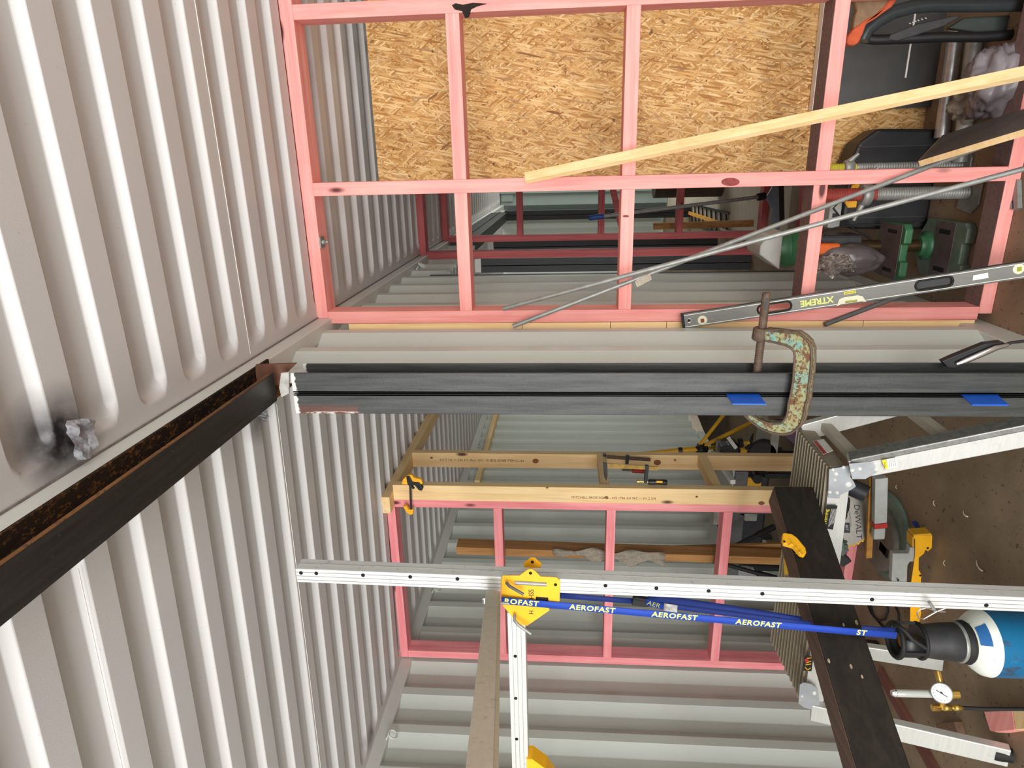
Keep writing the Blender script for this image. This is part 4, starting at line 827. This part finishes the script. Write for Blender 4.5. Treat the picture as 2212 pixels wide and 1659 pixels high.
b = MB(); b.prism([(hc.x-.075, hc.y-.075, zh), (hc.x+.075, hc.y-.075, zh), (hc.x+.06, hc.y-.075, zh+.055), (hc.x+.02, hc.y-.075, zi), (hc.x-.015, hc.y-.075, zi)], (0, .19, 0)); b.build('pulley_cover', gry, t, bevel=.006)
b = MB(); b.box(hc.x-.05, hc.x+.05, hc.y-.03, hc.y+.09, .30, zg); b.build('head', drk, t, bevel=.01)
b = MB(); b.bar(P(1730, 538, Y=bc.y-.10), P(1812, 538, Y=bc.y-.10), .045, .03, (0, 1, 0)); o = b.build('orange_sleeve', orange, t, bevel=.008)
b = MB(); b.blob(P(1835, 560, Y=bc.y-.10), .058, .06, .12, .16, 1.6, 5); tag(b.build('dust_cover', plain('grey_film_cover', (104, 98, 98), .35, .1, .15, 15)), 'grey plastic film draped over the head of the drill press', 'cover')
foil = NT('crinkled_foil', .22, .95); foil.col(foil.ramp(foil.noise(scale=8), (.3, lin((170, 165, 158))), (.7, lin((235, 230, 222))))).bump(foil.noise((1, 1, 1), 38, 5, .8, dist=2), .012, 1.0)
b = MB(); b.blob(P(1800, 572, Y=bc.y-.16), .035, .03, .075, .55, 3.2, 12); tag(b.build('foil_wrap', foil.m), 'crinkled silver foil wrapped under the orange sleeve', 'foil')
# trolley frame and glove at the right
dkg = plain('dark_grey_gloss_steel', (62, 68, 70), .25, .3, .12, 20)
t = thing('tubular_trolley', (.75, 2.5, 0), 'dark grey tubular steel trolley frame at the far right edge', 'trolley')
yt = 2.48
b = MB(); b.tube([P(x, y, Y=yt) for x, y in ((1862, 88), (1872, 66), (1895, 46), (1930, 26), (1975, 14), (2020, 10), (2110, 11), (2212, 9), (2300, 8))], .0215, 18); b.build('upper_tube', dkg, t)
b = MB(); b.tube([P(x, y, Y=yt+.03) for x, y in ((1862, 82), (1890, 86), (1950, 84), (2030, 80), (2120, 80), (2180, 76), (2212, 66), (2260, 40), (2290, 10))], .016, 16); b.build('lower_tube', blk, t)
b = MB(); b.prism(trace([(1918, 86), (1925, 74), (1980, 52), (2060, 34), (2080, 34), (2040, 56), (1980, 76), (1940, 88)], yt+.01), (0, .012, 0)); b.build('flat_brace', drk, t, bevel=.003)
b = MB()
for x, y in ((1964, 51), (1970, 49), (1976, 46.5), (1982, 44.5), (1990, 42), (1998, 39.5)): b.bar(P(x, y-1.4, Y=yt-.004), P(x+3.5, y+.6, Y=yt-.004), .0028, .001, (0, 1, 0))
b.build('worn_lettering', plain('worn_print', (176, 168, 158), .6, 0, .3, 200), t)
b = MB(); b.prism(trace([(2050, 60), (2085, 38), (2212, 30), (2300, 30), (2300, 72), (2212, 68), (2110, 70)], yt+.06), (0, .03, 0)); b.build('side_plate', plain('dark_green_grey', (52, 60, 56), .5, .1, .15, 30), t, bevel=.004)
t = thing('work_glove', P(1880, 40, Y=2.42), 'tan leather work glove with orange trim hanging on the trolley frame', 'glove')
b = MB(); b.prism(trace([(1842, -20), (1950, -20), (1935, 3), (1918, 14), (1902, 30), (1884, 40), (1870, 56), (1852, 66), (1843, 62), (1846, 40), (1852, 22)], 2.42), (0, .035, 0)); b.build('palm', leather, t, bevel=.008)
b = MB(); b.prism(trace([(1829, 92), (1832, 78), (1846, 60), (1868, 44), (1890, 32), (1912, 12), (1928, -10), (1945, -10), (1928, 14), (1908, 28), (1892, 40), (1872, 52), (1866, 70), (1856, 92), (1846, 98), (1834, 98)], 2.415), (0, .03, 0)); b.build('trim', leatherO, t, bevel=.008)
b = MB(); b.bar(P(2187, 384, Z=.008), P(2187, 452, Z=.008), .012, .016, (0, 0, 1)); b.bar(P(2197, 390, Z=.008), P(2199, 452, Z=.008), .020, .014, (0, 0, 1)); tag(b.build('metal_offcut', galv), 'small grey metal offcut on the floor in front of the near frame', 'offcut')
# floor squeegee
t = thing('floor_squeegee', P(1690, 450, Z=.0), 'floor squeegee with blue grip standing behind the near frame', 'squeegee')
e0, e1 = P(1272, 471, Y=4.25), P(1650, 424, Y=4.45); d_ = (e1-e0).normalized()
b = MB(); b.tube([e0+d_*.05, e1], .012, 12); b.build('pole', galv, t)
b = MB(); b.tube([e0, e0+d_*.004, e0+d_*.095], [.012, .0165, .0165], 12); b.build('grip', plain('blue_grip', (24, 70, 140), .5, 0, .1), t)
b = MB(); b.tube([P(1637, 426, Y=4.44), P(1652, 423, Y=4.45)], .024, 12); b.build('collar', blkR, t)
b = MB(); b.prism([P(x, y, Y=4.46) for x, y in ((1655, 427), (1668, 405), (1676, 380), (1682, 380), (1684, 505), (1664, 505), (1668, 450))], (0, .02, 0)); b.build('blade_holder', plain('blue_grey_steel', (122, 134, 148), .4, .3, .1), t, bevel=.003)
b = MB(); b.prism([P(x, y, Y=4.45) for x, y in ((1683, 380), (1693, 380), (1695, 480), (1685, 480))], (0, .012, 0)); b.build('rubber_blade', blkR, t)
# far clutter
b = MB(); b.cyl((-.12, 6.5, -.002), (-.12, 6.5, .62), .19, 36); tag(b.build('barrel', plain('brown_barrel', (74, 58, 44), .8, 0, .3, 10)), 'dark brown barrel on the pale floor far down the container', 'barrel')
b = MB(); b.bar(P(1412, 489, Y=5.45), P(1628, 482, Y=5.15), .05, .03, (0, 1, 0)); tag(b.build('timber_plank', oldpine), 'brown plank leaning upright beyond the third pink frame', 'plank')
t = thing('lattice_strip', P(1530, 470, Z=.01), 'black plastic lattice strip lying on the pale far floor', 'lattice')
s0, s1 = P(1492, 460, Z=.012), P(1572, 486, Z=.012); sd_ = (s1-s0); sn = V(sd_.y, -sd_.x, 0).normalized()
b = MB(); b.bar(s0+sn*.10, s1+sn*.10, .02, .012); b.bar(s0-sn*.10, s1-sn*.10, .02, .012)
for i in range(9): b.bar(s0.lerp(s1, i/8.5)-sn*.1, s0.lerp(s1, (i+.5)/8.5)+sn*.1, .02, .012)
b.build('lattice', blk, t)
b = MB(); b.bar(s0+V(0, 0, .02), s1+V(0, 0, .02), .035, .01); b.build('sun_streak', plain('sun_streak_tone', (240, 170, 60), .5, 0, .1), t)  # streak of sunlight on the floor, put into an orange bar
# lashing rings and bolts
def ringat(x, y, X, r, lab, nm='lashing_ring'):
    c = P(x, y, X=X); b = MB()
    b.tube([c+V(.012+.012*math.sin(a), r*math.cos(a), r*.9*math.sin(a)-.01) for a in [i*math.pi/12 for i in range(24)]], .0045, 8, True)
    b.tube([c+V(-.012, -.01, .02), c+V(.01, 0, .012), c+V(-.012, .012, .02)], .005, 8)
    tag(b.build(nm, paint), lab, 'lashing ring')
ringat(844, 1590, -2.615, .022, 'painted lashing ring on the far left rail, nearest the camera')
ringat(941, 1275, -2.615, .022, 'painted lashing ring on the far left rail, just above the aluminium mast')
ringat(1039, 962, -2.615, .022, 'painted lashing ring on the far left rail, beside the pine frame')
ringat(908, 578, -.505, .02, 'painted lashing ring on the rail just before the second pink frame')
t = thing('coach_bolt', P(697, 523, Y=2.36), 'coach bolt and square washer under the near top plate', 'bolt')
c = P(697, 523, Z=2.34); b = MB(); b.box(c.x-.02, c.x+.02, c.y-.02, c.y+.02, 2.340, 2.3445); b.build('washer', galv, t)
b = MB(); b.lathe((c.x, c.y, 2.341), (0, 0, -1), [(0, .0095), (.009, .0095), (.009, .005), (.022, .005)], 6); b.build('nut', galv, t)
# torn roof flaps
def flap(c, u, v, n, lab, seed):
    random.seed(seed); b = MB(); N = 10; vs = []
    for i in range(N+1):
        for j in range(5):
            f = i/N; q = c+u*(f-.5)+v*((j-2)/4)*(1+.25*random.random()*(j in (0, 4)))*(1-.55*abs(f-.15))
            vs.append(q+n*(.004+.010*noise.noise(q*60)+.006*random.random()))
    b.add(vs, [(i*5+j, i*5+j+1, (i+1)*5+j+1, (i+1)*5+j) for i in range(N) for j in range(4)], False)
    tag(b.build('roof_patch', plain('cracked_silver_patch', (160, 162, 168), .5, .15, .35, 130)), lab, 'patch')
c = P(168, 962, Z=2.376); u = P(200, 975, Z=2.376)-P(140, 955, Z=2.376)
ua, ub = P(165, 905, Z=2.374), P(178, 992, Z=2.374); va = P(205, 965, Z=2.374)-P(150, 975, Z=2.374)
flap((ua+ub)/2, ub-ua, va*1.0, V(0, 0, -1), 'cracked silver repair patch on the scorched roof beside the steel beam', 4)
ua, ub = P(560, 888, Z=2.378), P(571, 911, Z=2.378); va = P(572, 898, Z=2.378)-P(556, 902, Z=2.378)
flap((ua+ub)/2, ub-ua, va, V(0, 0, -1), 'small torn silver flap in the roof just left of the post top', 5)
# ================================================================== CLAMPS ON THE PINE FRAME
t = thing('bar_clamp', P(885, 1055, Y=2.9), 'small yellow and black trigger clamp on the top of the pine and pink frames', 'clamp')
Yc = 2.885
b = MB(); b.prism(trace([(867, 1046), (870, 1036), (880, 1027), (890, 1026), (893, 1032), (910, 1036), (913, 1045), (906, 1049), (893, 1043), (884, 1048)], Yc), (0, .022, 0)); b.build('head', yel, t, bevel=.003)
b = MB(); b.prism(trace([(877, 1030), (884, 1029), (891, 1042), (905, 1043), (914, 1055), (911, 1061), (904, 1059), (896, 1049), (888, 1050), (895, 1057), (891, 1057), (880, 1047)], Yc-.008), (0, .02, 0)); b.build('trigger_handle', blk, t, bevel=.003)
b = MB(); b.bar(P(886, 1044, Y=Yc+.005), P(888, 1101, Y=Yc+.005), .010, .006, (0, 1, 0)); b.build('bar', blackS, t)
b = MB(); b.prism(trace([(870, 1094), (878, 1094), (882, 1101), (893, 1101), (892, 1111), (887, 1113), (878, 1108)], Yc), (0, .022, 0)); b.build('jaw', yel, t, bevel=.003)
def fclamp(pts, bar, Y, lab):
    t = thing('bar_clamp', P(*bar[0], Y=Y), lab, 'clamp'); return t
t = thing('bar_clamp', P(1350, 1000, Y=3.33), 'black F clamp with brass coloured bar and yellow and black handle on the pine frame', 'clamp'); Yc = 2.96
b = MB(); b.bar(P(1311, 1004.5, Y=Yc), P(1421, 1012, Y=Yc), .020, .008, (0, 1, 0)); b.build('bar', plain('brass_tinted_bar', (150, 120, 60), .4, .6, .3, 60), t)
b = MB(); b.prism(trace([(1303, 1001), (1312, 1002), (1312, 1030), (1310, 1040), (1305, 1030)], Yc-.008), (0, .018, 0)); b.build('fixed_jaw', blk, t, bevel=.002)
b = MB(); b.prism(trace([(1394, 1006), (1402, 1007), (1398, 1044), (1391, 1044)], Yc-.008), (0, .018, 0)); b.build('sliding_jaw', blk, t, bevel=.002)
b = MB(); b.tube([P(1377, 1040, Y=Yc), P(1400, 1041, Y=Yc)], .0055, 10); b.tube([P(1376, 1040, Y=Yc), P(1380, 1040, Y=Yc)], .011, 12); b.build('screw', brass, t)
b = MB(); b.tube([P(x, y, Y=Yc) for x, y in ((1400, 1041), (1403, 1041), (1420, 1041), (1438, 1042), (1441, 1042))], [.012, .015, .013, .015, .013], 14); h = b.build('handle', blk, t)
b = MB(); b.bar(P(1418, 1040.5, Y=Yc-.0135), P(1431, 1041, Y=Yc-.0135), .010, .003, (0, 1, 0)); b.build('handle_inlay', yel, t)
t = thing('bar_clamp', P(1330, 990, Y=3.33), 'black F clamp with red handle on the pine frame, behind the brass barred one', 'clamp'); Yc = 3.34
b = MB(); b.bar(P(1311, 987, Y=Yc), P(1405, 993, Y=Yc), .018, .008, (0, 1, 0)); b.build('bar', rustC, t)
b = MB(); b.prism(trace([(1303, 982), (1310, 982), (1309, 1006), (1303, 1004)], Yc-.008), (0, .018, 0)); b.build('fixed_jaw', blk, t)
b = MB(); b.prism(trace([(1353, 985), (1360, 986), (1357, 1006), (1351, 1006)], Yc-.008), (0, .018, 0)); b.build('sliding_jaw', blk, t)
b = MB(); b.tube([P(1344, 1015, Y=Yc-.03), P(1368, 1016, Y=Yc-.03)], .006, 10); b.build('screw', bronze, t)
b = MB(); b.tube([P(1366, 1017, Y=Yc-.03), P(1395, 1019, Y=Yc-.03)], .011, 12); b.build('handle', red, t)
# yellow tripod
t = thing('tripod', P(1630, 950, Y=4.4), 'yellow tripod with black hub behind the pine frame', 'tripod'); Yt = 4.3
b = MB(); b.tube([P(1385, 982, Y=Yt), P(1470, 973, Y=Yt), P(1515, 969, Y=Yt)], .020, 12); b.build('mast', yelD, t)
b = MB(); b.tube([P(1465, 973.5, Y=Yt), P(1474, 972.5, Y=Yt)], .024, 12); b.build('collar', blk, t)
b = MB(); b.blob(P(1516, 970, Y=Yt), .045, .04, .045, .4, 3, 2, 20, 14); b.build('hub', blk, t)
for xa, ya, xb, yb, dy in ((1512, 961, 1590, 862, -.1), (1522, 962, 1690, 880, -.35), (1525, 969, 1790, 935, .35)):
    b = MB(); b.tube([P(xa, ya, Y=Yt), P(xb, yb, Y=Yt+dy)], .013, 10); b.build('leg', yelD, t)
# far boards leaning behind (dark curved outline)
b = MB(); b.prism([P(x, y, Y=5.6) for x, y in ((1500, 880), (1508, 900), (1520, 930), (1535, 960), (1546, 985), (1640, 985), (1660, 860), (1500, 860))], (0, .02, 0)); tag(b.build('hardboard_sheet', plain('streaked_hardboard', (88, 78, 68), .75, 0, .35, 7)), 'streaked dark brown sheet standing at the far left behind the yellow tripod', 'sheet')
b = MB(); b.prism([P(x, y, Z=.004) for x, y in ((1680, 905), (1742, 895), (1745, 985), (1700, 945))], (0, 0, .004)); tag(b.build('plastic_sheet', lilac), 'lilac plastic scrap on the floor behind the trestle', 'scrap')
# table saw
t = thing('table_saw', (-2.2, 3.9, 0), 'grey table saw on black legs behind the pink and pine frames', 'table saw')
zA, zB = P(1576, 1100, Y=3.72).z, P(1600, 1100, Y=3.72).z
xR, xL = P(1590, 1016, Y=3.72).x, -2.58
b = MB(); b.box(xL, xR, 3.72, 4.2, zA-.03, zA); b.build('table_top', gry, t, bevel=.004)
b = MB(); b.box(xL, xR, 3.70, 3.72, zB-.02, zA-.01); b.build('front_rail', dgr, t, bevel=.003)
b = MB(); b.box(xL+.05, xR-.06, 3.76, 4.15, .18, zA-.03); b.build('body', drk, t, bevel=.02)
b = MB(); b.cyl((xR-.25, 3.75, .33), (xR-.25, 3.70, .33), .055, 24); b.build('hand_wheel', blk, t)
b = MB(); b.box(xR-.16, xR-.06, 3.735, 3.76, .24, .36); b.build('switch_plate', yelD, t, bevel=.004)
for x, y in ((xL+.05, 3.76), (xR-.05, 3.76), (xL+.05, 4.14), (xR-.05, 4.14)): b = MB(); b.bar((x, y, .0), (x, y, .22), .03, .03, (0, 1, 0)); b.build('leg', blk, t)
b = MB(); b.bar((xR-.05, 3.66, zA+.012), (xR-.10, 4.2, zA+.012), .025, .03); b.build('rip_fence', alu, t)
b = MB(); b.box(xR-.34, xR-.20, 3.69, 3.76, zB-.10, zB-.02); b.build('gear_box', gry, t, bevel=.01)
b = MB(); b.cyl((xR-.02, 3.70, zB-.06), (xR-.02, 3.64, zB-.06), .03, 18); b.build('knob', blk, t)
t = thing('switch_box', P(1550, 1110, Y=3.6), 'small grey electrical box behind the pink frame', 'box')
b = MB(); b.box(P(1545, 1134, Y=3.6).x, P(1545, 1086, Y=3.6).x, 3.6, 3.68, P(1560, 1100, Y=3.6).z, P(1543, 1100, Y=3.6).z); b.build('housing', gry, t, bevel=.006)
b = MB(); b.cyl(P(1553, 1137, Y=3.62), P(1553, 1130, Y=3.62), .012, 12); b.build('cable_gland', blk, t)
b = MB(); zl = P(1562, 1110, Y=3.64).z; b.box(t.location.x-.02, t.location.x+.02, 3.64, 3.66, 0, zl); b.build('stand', dgr, t)
# circular saw with yellow body
t = thing('sliding_saw', P(1600, 955, Y=3.75), 'yellow and black power saw seen above the pine stud', 'power saw')
Ys = 3.72
b = MB(); b.prism(trace([(1600, 985), (1600, 971), (1630, 969), (1640, 960), (1650, 962), (1660, 985)], Ys), (0, .08, 0)); b.build('body', yelD, t, bevel=.01)
b = MB(); b.prism(trace([(1556, 985), (1558, 966), (1578, 964), (1585, 955), (1597, 962), (1600, 985)], Ys), (0, .09, 0)); b.build('motor', blk, t, bevel=.01)
b = MB(); b.tube([P(1596, 957, Y=Ys), P(1604, 956, Y=Ys)], .03, 16); b.build('knob', blkR, t)
b = MB(); b.tube([P(1604, 957, Y=Ys), P(1619, 956, Y=Ys)], .011, 12); b.build('handle', yelD, t)
b = MB(); b.tube([P(x, y, Y=Ys) for x, y in ((1610, 969), (1618, 965), (1623, 950), (1627, 936))], [.012, .012, .010, .004], 10); b.build('lever', blkR, t)
b = MB(); b.lathe(P(1645, 978, Y=Ys+.02), (0, -1, 0), [(0, .095), (.02, .095), (.03, .08)], 32); b.build('blade_guard', drk, t)
b = MB(); b.bar(P(1573, 945, Y=Ys), P(1590, 968, Y=Ys), .022, .01, (0, 1, 0)); b.build('scale_bar', alu, t)
zs = P(1660, 985, Y=Ys).z
b = MB(); b.box(P(1600, 1012, Y=Ys).x, P(1600, 930, Y=Ys).x, Ys-.01, Ys+.28, zs-.05, zs); b.build('base', gry, t, bevel=.006)
b = MB()
b.box(-1.76, -1.70, Ys+.0, Ys+.06, 0, zs-.05); b.build('stand_leg', blk, t)
b = MB(); b.box(-1.62, -1.57, Ys+.2, Ys+.26, 0, zs-.05); b.build('stand_leg', blk, t)
# black tripod / light stand
t = thing('tripod', P(1700, 1190, Y=3.35), 'black folding tripod stand behind the lower part of the pink frame', 'tripod')
ap = P(1528, 1208, Y=3.42)
for x, y, Y_ in ((1705, 1122, 3.5), (1720, 1262, 3.35), (1720, 1228, 3.75)):
    e = P(x, y, Y=Y_); e2 = ap+(e-ap)*(ap.z/(ap.z-e.z)) if e.z < ap.z else e
    b = MB(); b.tube([ap, e2], .013, 10); m_ = ap.lerp(e2, .55); b.tube([m_-(e2-ap).normalized()*.05, m_+(e2-ap).normalized()*.06], .019, 10); b.build('leg', blkR, t)
b = MB(); b.cyl(ap+V(0, 0, -.04), ap+V(0, 0, .05), .02, 14); b.tube([ap, P(1531, 1195, Y=3.4)], .008, 8); b.build('head', blk, t)
# planks standing and canvas
def plank(pts, Y0, Y1, w_, th, lab, mat=oldpine):
    (x0, y0), (x1, y1) = pts; b = MB(); p0, p1 = P(x0, y0, Y=Y0), P(x1, y1, Y=Y1); dd = (p1-p0).normalized(); p1 = p0+(p1-p0)*(p0.z/(p0.z-p1.z)); b.bar(p0, p1, w_, th, (0, 1, 0)); return tag(b.build('timber_plank', mat, bevel=.002), lab, 'plank', 'planks standing behind the pink frame')
plank(((988, 1180), (1690, 1203)), 3.12, 3.16, .045, .09, 'tall brown plank standing behind the left pink frame')
plank(((1350, 1193), (1690, 1183)), 3.26, 3.24, .06, .02, 'shorter brown plank leaning beside the tall one behind the pink frame')
b = MB(); pts = [(1193, 1186), (1215, 1181), (1260, 1186), (1330, 1184), (1360, 1190), (1410, 1196), (1430, 1200), (1437, 1212), (1425, 1217), (1400, 1212), (1350, 1214), (1320, 1207), (1260, 1200), (1210, 1196)]
vs = []; n_ = 26
for i in range(n_+1):
    f = i/n_; xx = 1194+f*242; yt_ = 1183+8*f+3*math.sin(f*14); yb_ = 1193+22*min(1, f*1.5)+4*math.sin(f*19+1)
    for j in range(6): g = j/5; q = P(xx, yt_+(yb_-yt_)*g, Y=3.085); vs.append(q+V(0, .014*math.sin(g*9+f*21)-.012, 0))
b.add(vs, [(i*6+j, i*6+j+1, (i+1)*6+j+1, (i+1)*6+j) for i in range(n_) for j in range(5)], True); o = tag(b.build('canvas_cloth', clothG), 'grey canvas cloth hanging from the tall brown plank', 'cloth')
m_ = o.modifiers.new('thick', 'SOLIDIFY'); m_.thickness = .003
# ================================================================== MITRE SAW AND STAND PIECES ON THE FLOOR
mc = P(1815, 1112, Y=2.42)
t = thing('mitre_saw', (mc.x, 2.5, 0), 'mitre saw on the floor under the trestle, its round blade facing the camera', 'mitre saw')
fd = (EYE-mc); fd.z *= .3; fd.normalize(); br = .132
bx = fd.cross(V(0, 0, 1)).normalized()*-1; bz = V(0, 0, 1)-fd*fd.z; bz.normalize()
b = MB(); b.lathe(mc-fd*.001, fd, [(0, br*.93), (.0022, br*.93)], 72); bl = b.build('blade', plain('saw_blade_steel', (156, 152, 144), .35, .5, .08, 90), t)
n_ = 40; tp = []
for i in range(n_):
    a = 2*math.pi*i/n_; tp.append(mc-fd*.0015+(bx*math.cos(a)+bz*math.sin(a))*br*1.0); a += 2*math.pi/n_*.75; tp.append(mc-fd*.0015+(bx*math.cos(a)+bz*math.sin(a))*br*.95)
b = MB(); b.prism(tp, fd*.0016); o = b.build('tooth_rim', yelD, t); o['label'] = 'yellow painted teeth'
b = MB(); b.lathe(mc, fd, [(0, .026), (.006, .026), (.01, .012), (.016, .012)], 24); b.build('arbor', dgr, t)
cc = PP(1853, 1127, mc+fd*.002, fd); text('DeWALT', .030, cc, -bx, -bz, blk, t, 'lettering', .0003, 1.15)
cc = PP(1836, 1120, mc+fd*.002, fd); text('CONSTRUCTION', .0085, cc, -bx, -bz, blk, t, 'lettering', .0002)
cc = PP(1829, 1140, mc+fd*.0022, fd); b = MB(); b.prism([cc-bx*.02-bz*.012, cc+bx*.02-bz*.012, cc+bx*.02+bz*.012, cc-bx*.02+bz*.012], fd*.0004); b.build('size_badge', blk, t)
text('80T', .014, cc+fd*.0008, -bx, -bz, chrome, t, 'lettering', .0002)
b = MB(); b.prism(trace([(1801, 1078), (1830, 1070), (1838, 1080), (1836, 1100), (1826, 1124), (1806, 1134), (1800, 1120), (1818, 1112), (1824, 1090), (1803, 1092)], 2.32), (0, .03, 0)); b.build('trigger_grip', blk, t, bevel=.005)
b = MB(); b.tube([P(1838, 1052, Y=2.36), P(1872, 1068, Y=2.33)], .034, 20); b.build('motor', drk, t)
b = MB(); b.bar(P(1884, 1030, Y=2.34), P(1876, 1204, Y=2.34), .022, .012, (0, 1, 0)); b.build('wooden_fence', plain('ochre_ply', (176, 124, 52), .6, 0, .2, 40), t)
b = MB(); b.bar(P(1901, 1030, Y=2.30), P(1899, 1127, Y=2.30), .046, .03, (0, 1, 0)); b.build('fence', gry, t, bevel=.003)
b = MB(); b.bar(P(1899, 1128, Y=2.295), P(1899, 1137, Y=2.295), .046, .032, (0, 1, 0)); b.build('red_end', red, t)
b = MB(); b.bar(P(1898, 1138, Y=2.30), P(1896, 1162, Y=2.30), .042, .03, (0, 1, 0)); b.build('fence', gry, t, bevel=.006)
tcn = P(1890, 1160, Z=.05); b = MB(); b.lathe((tcn.x, tcn.y, .001), (0, 0, 1), [(0, .15), (.035, .15), (.045, .14), (.05, .11), (.05, .02)], 48); b.build('turntable', plain('grimy_cast_alloy', (112, 104, 94), .55, .3, .25, 20), t)
b = MB(); b.lathe((tcn.x+.02, tcn.y-.01, .001), (0, 0, 1), [(0, .20), (.012, .20), (.018, .19), (.018, .16)], 48); b.build('base', greenG, t)
b = MB(); b.box(tcn.x-.03, tcn.x+.01, tcn.y-.13, tcn.y-.05, .0505, .051); b.build('slot', hole, t)
b = MB(); b.blob(P(1813, 1180, Y=2.3), .03, .03, .03, .4, 3, 8); b.build('dust_port', greenG, t)
b = MB(); b.prism(trace([(1806, 1192), (1822, 1196), (1841, 1213), (1822, 1226), (1812, 1220)], 2.28), (0, .03, 0)); b.build('dust_hood', drk, t, bevel=.004)
t = thing('saw_stand_bracket', P(1980, 1250, Z=0), 'yellow and grey saw stand bracket lying on the brown floor behind the mast', 'bracket')
yb = P(2016, 1200, Z=.0).y
yc = [(1973, 1158), (2014, 1158), (2013, 1184), (2005, 1191), (1999, 1188), (1996, 1196), (1985, 1205), (1984.5, 1231), (1991, 1242), (1989, 1262), (1990, 1322), (1998, 1330), (1996, 1353), (1966, 1349), (1968, 1262), (1977, 1200), (1977, 1166)]
b = MB(); b.prism(trace(yc, yb), (0, .004, 0)); b.build('yellow_plate', yel, t, bevel=.001)
b = MB(); b.prism(trace([(1973, 1158), (2014, 1158), (2011, 1152), (1974, 1155)], yb), (0, .045, 0)); b.prism(trace([(1971, 1160), (1974, 1160), (1974, 1182), (1971, 1182)], yb), (0, .045, 0)); b.build('yellow_flange', yelD, t)
b = MB(); b.prism(trace([(1929, 1196), (1964, 1196), (1966, 1183), (1977, 1183), (1977, 1213), (1966, 1214), (1961, 1222), (1960, 1258), (1926, 1256)], yb+.01), (0, .03, 0)); b.build('grey_arm', gry, t, bevel=.004)
for x, y in ((2004, 1184), (1988, 1243), (1940, 1253)): b = MB(); c = P(x, y, Y=yb-.001); b.tube([c, c+V(0, -.001, 0)], .0045, 12); b.build('bolt_hole', hole, t)
b = MB(); b.tube([P(x, y, Z=.008) for x, y in ((1974, 1128), (1982, 1140), (1988, 1155))], .008, 8); tag(b.build('cable_tie_end', plain('blue_rope', (24, 54, 130), .7)), 'short blue rope end on the floor beside the yellow bracket', 'rope')
for i, (pts, lab) in enumerate(((((1872, 1300), (1882, 1325), (1896, 1341), (1912, 1338), (1918, 1320), (1916, 1302)), 'loop of black cable on the floor beside the black beam'), (((1878, 1296), (1886, 1330), (1905, 1352), (1930, 1368), (1950, 1372)), 'black cable running along the floor towards the gas cylinder'), (((1930, 1300), (1941, 1325), (1942, 1352), (1932, 1372)), 'thin black cable curving past the yellow bracket end'))):
    b = MB(); b.tube([P(x, y, Z=.006) for x, y in pts], .0045, 8); tag(b.build('power_cable', blkR), lab, 'cable', 'black cables on the floor')
b = MB(); c = P(1885, 1405, Z=.03); b.blob((c.x, c.y, .035), .05, .05, .04, .2, 2, 6, 24, 16, flat=0); tag(b.build('rubber_cap', blkR), 'black rubber cap on the floor beside the black beam', 'cap')
# floor offcuts
def offcut(c, u, w_, h, mat, lab, nm='timber_offcut'):
    b = MB(); a = Vector(c)-Vector(u)/2; b.bar(a+V(0, 0, h/2+.001), a+Vector(u)+V(0, 0, h/2+.001), w_, h); return tag(b.build(nm, mat, bevel=.002), lab, 'offcut')
c = P(2063, 1576, Z=.0); offcut(c, P(2084, 1574, Z=0)-P(2042, 1578, Z=0), .045, .03, plain('grey_brown_block', (112, 86, 66), .8, 0, .25, 60), 'small brown timber block on the floor below the regulator')
c0, c1 = P(2152, 1530, Z=.05), P(2150, 1582, Z=.05)
t = thing('timber_offcut', P(2190, 1560, Z=0), 'pink and yellow timber offcut on the floor below the gas hose', 'offcut')
b = MB(); b.prism([P(x, y, Z=.045) for x, y in ((2125, 1537), (2187, 1534), (2192, 1577), (2152, 1582), (2138, 1578))], (0, 0, -.044)); b.build('pink_part', pinkX, t, bevel=.002)
b = MB(); b.prism([P(x, y, Z=.045) for x, y in ((2188, 1534), (2262, 1531), (2268, 1570), (2193, 1577))], (0, 0, -.044)); b.build('pale_part', pineX, t, bevel=.002)
redply = wood('red_brown_timber', (128, 84, 70), (104, 64, 54), (78, 46, 40), 1, .75, False)
a_, b_ = P(1905, 1450, Z=.0), P(2045, 1700, Z=.0); b = MB(); b.bar(a_+V(0, 0, .01), b_+V(0, 0, .01), .055, .018); tag(b.build('timber_plank', redply), 'red brown timber strip lying flat on the floor at the lower left', 'plank')
a_, b_ = P(1960, 1590, Z=.0), P(2030, 1700, Z=.0)
random.seed(3)
for i, (x, y, l_, an, lab) in enumerate(((2087, 1110, .034, 1.4, 'curled pale wood shaving, farthest of the long pair on the brown floor'), (2117, 1222, .045, 1.2, 'longest pale wood shaving on the brown floor'), (2042, 1216, .022, .3, 'short forked wood shaving beside the yellow bracket'), (2020, 1087, .022, .6, 'pale wood shaving lying between the saw fence and the trestle leg'), (1938, 1052, .016, .4, 'tiny wood shaving closest to the trestle leg'))):
    c = P(x, y, Z=.002); b = MB(); pts = []
    for j in range(6): f = j/5-.5; pts.append(c+V(math.cos(an)*f*l_-math.sin(an)*.12*l_*(1-4*f*f), math.sin(an)*f*l_+math.cos(an)*.12*l_*(1-4*f*f), .002+.004*(1-4*f*f)))
    b.ribbon(pts, V(-math.sin(an), math.cos(an), 0)*.006, .0008)
    tag(b.build('wood_shaving', plain('pale_shaving_%d' % i, (214, 204, 182), .8, 0, .1)), lab, 'wood shaving', 'wood shavings on the brown floor')
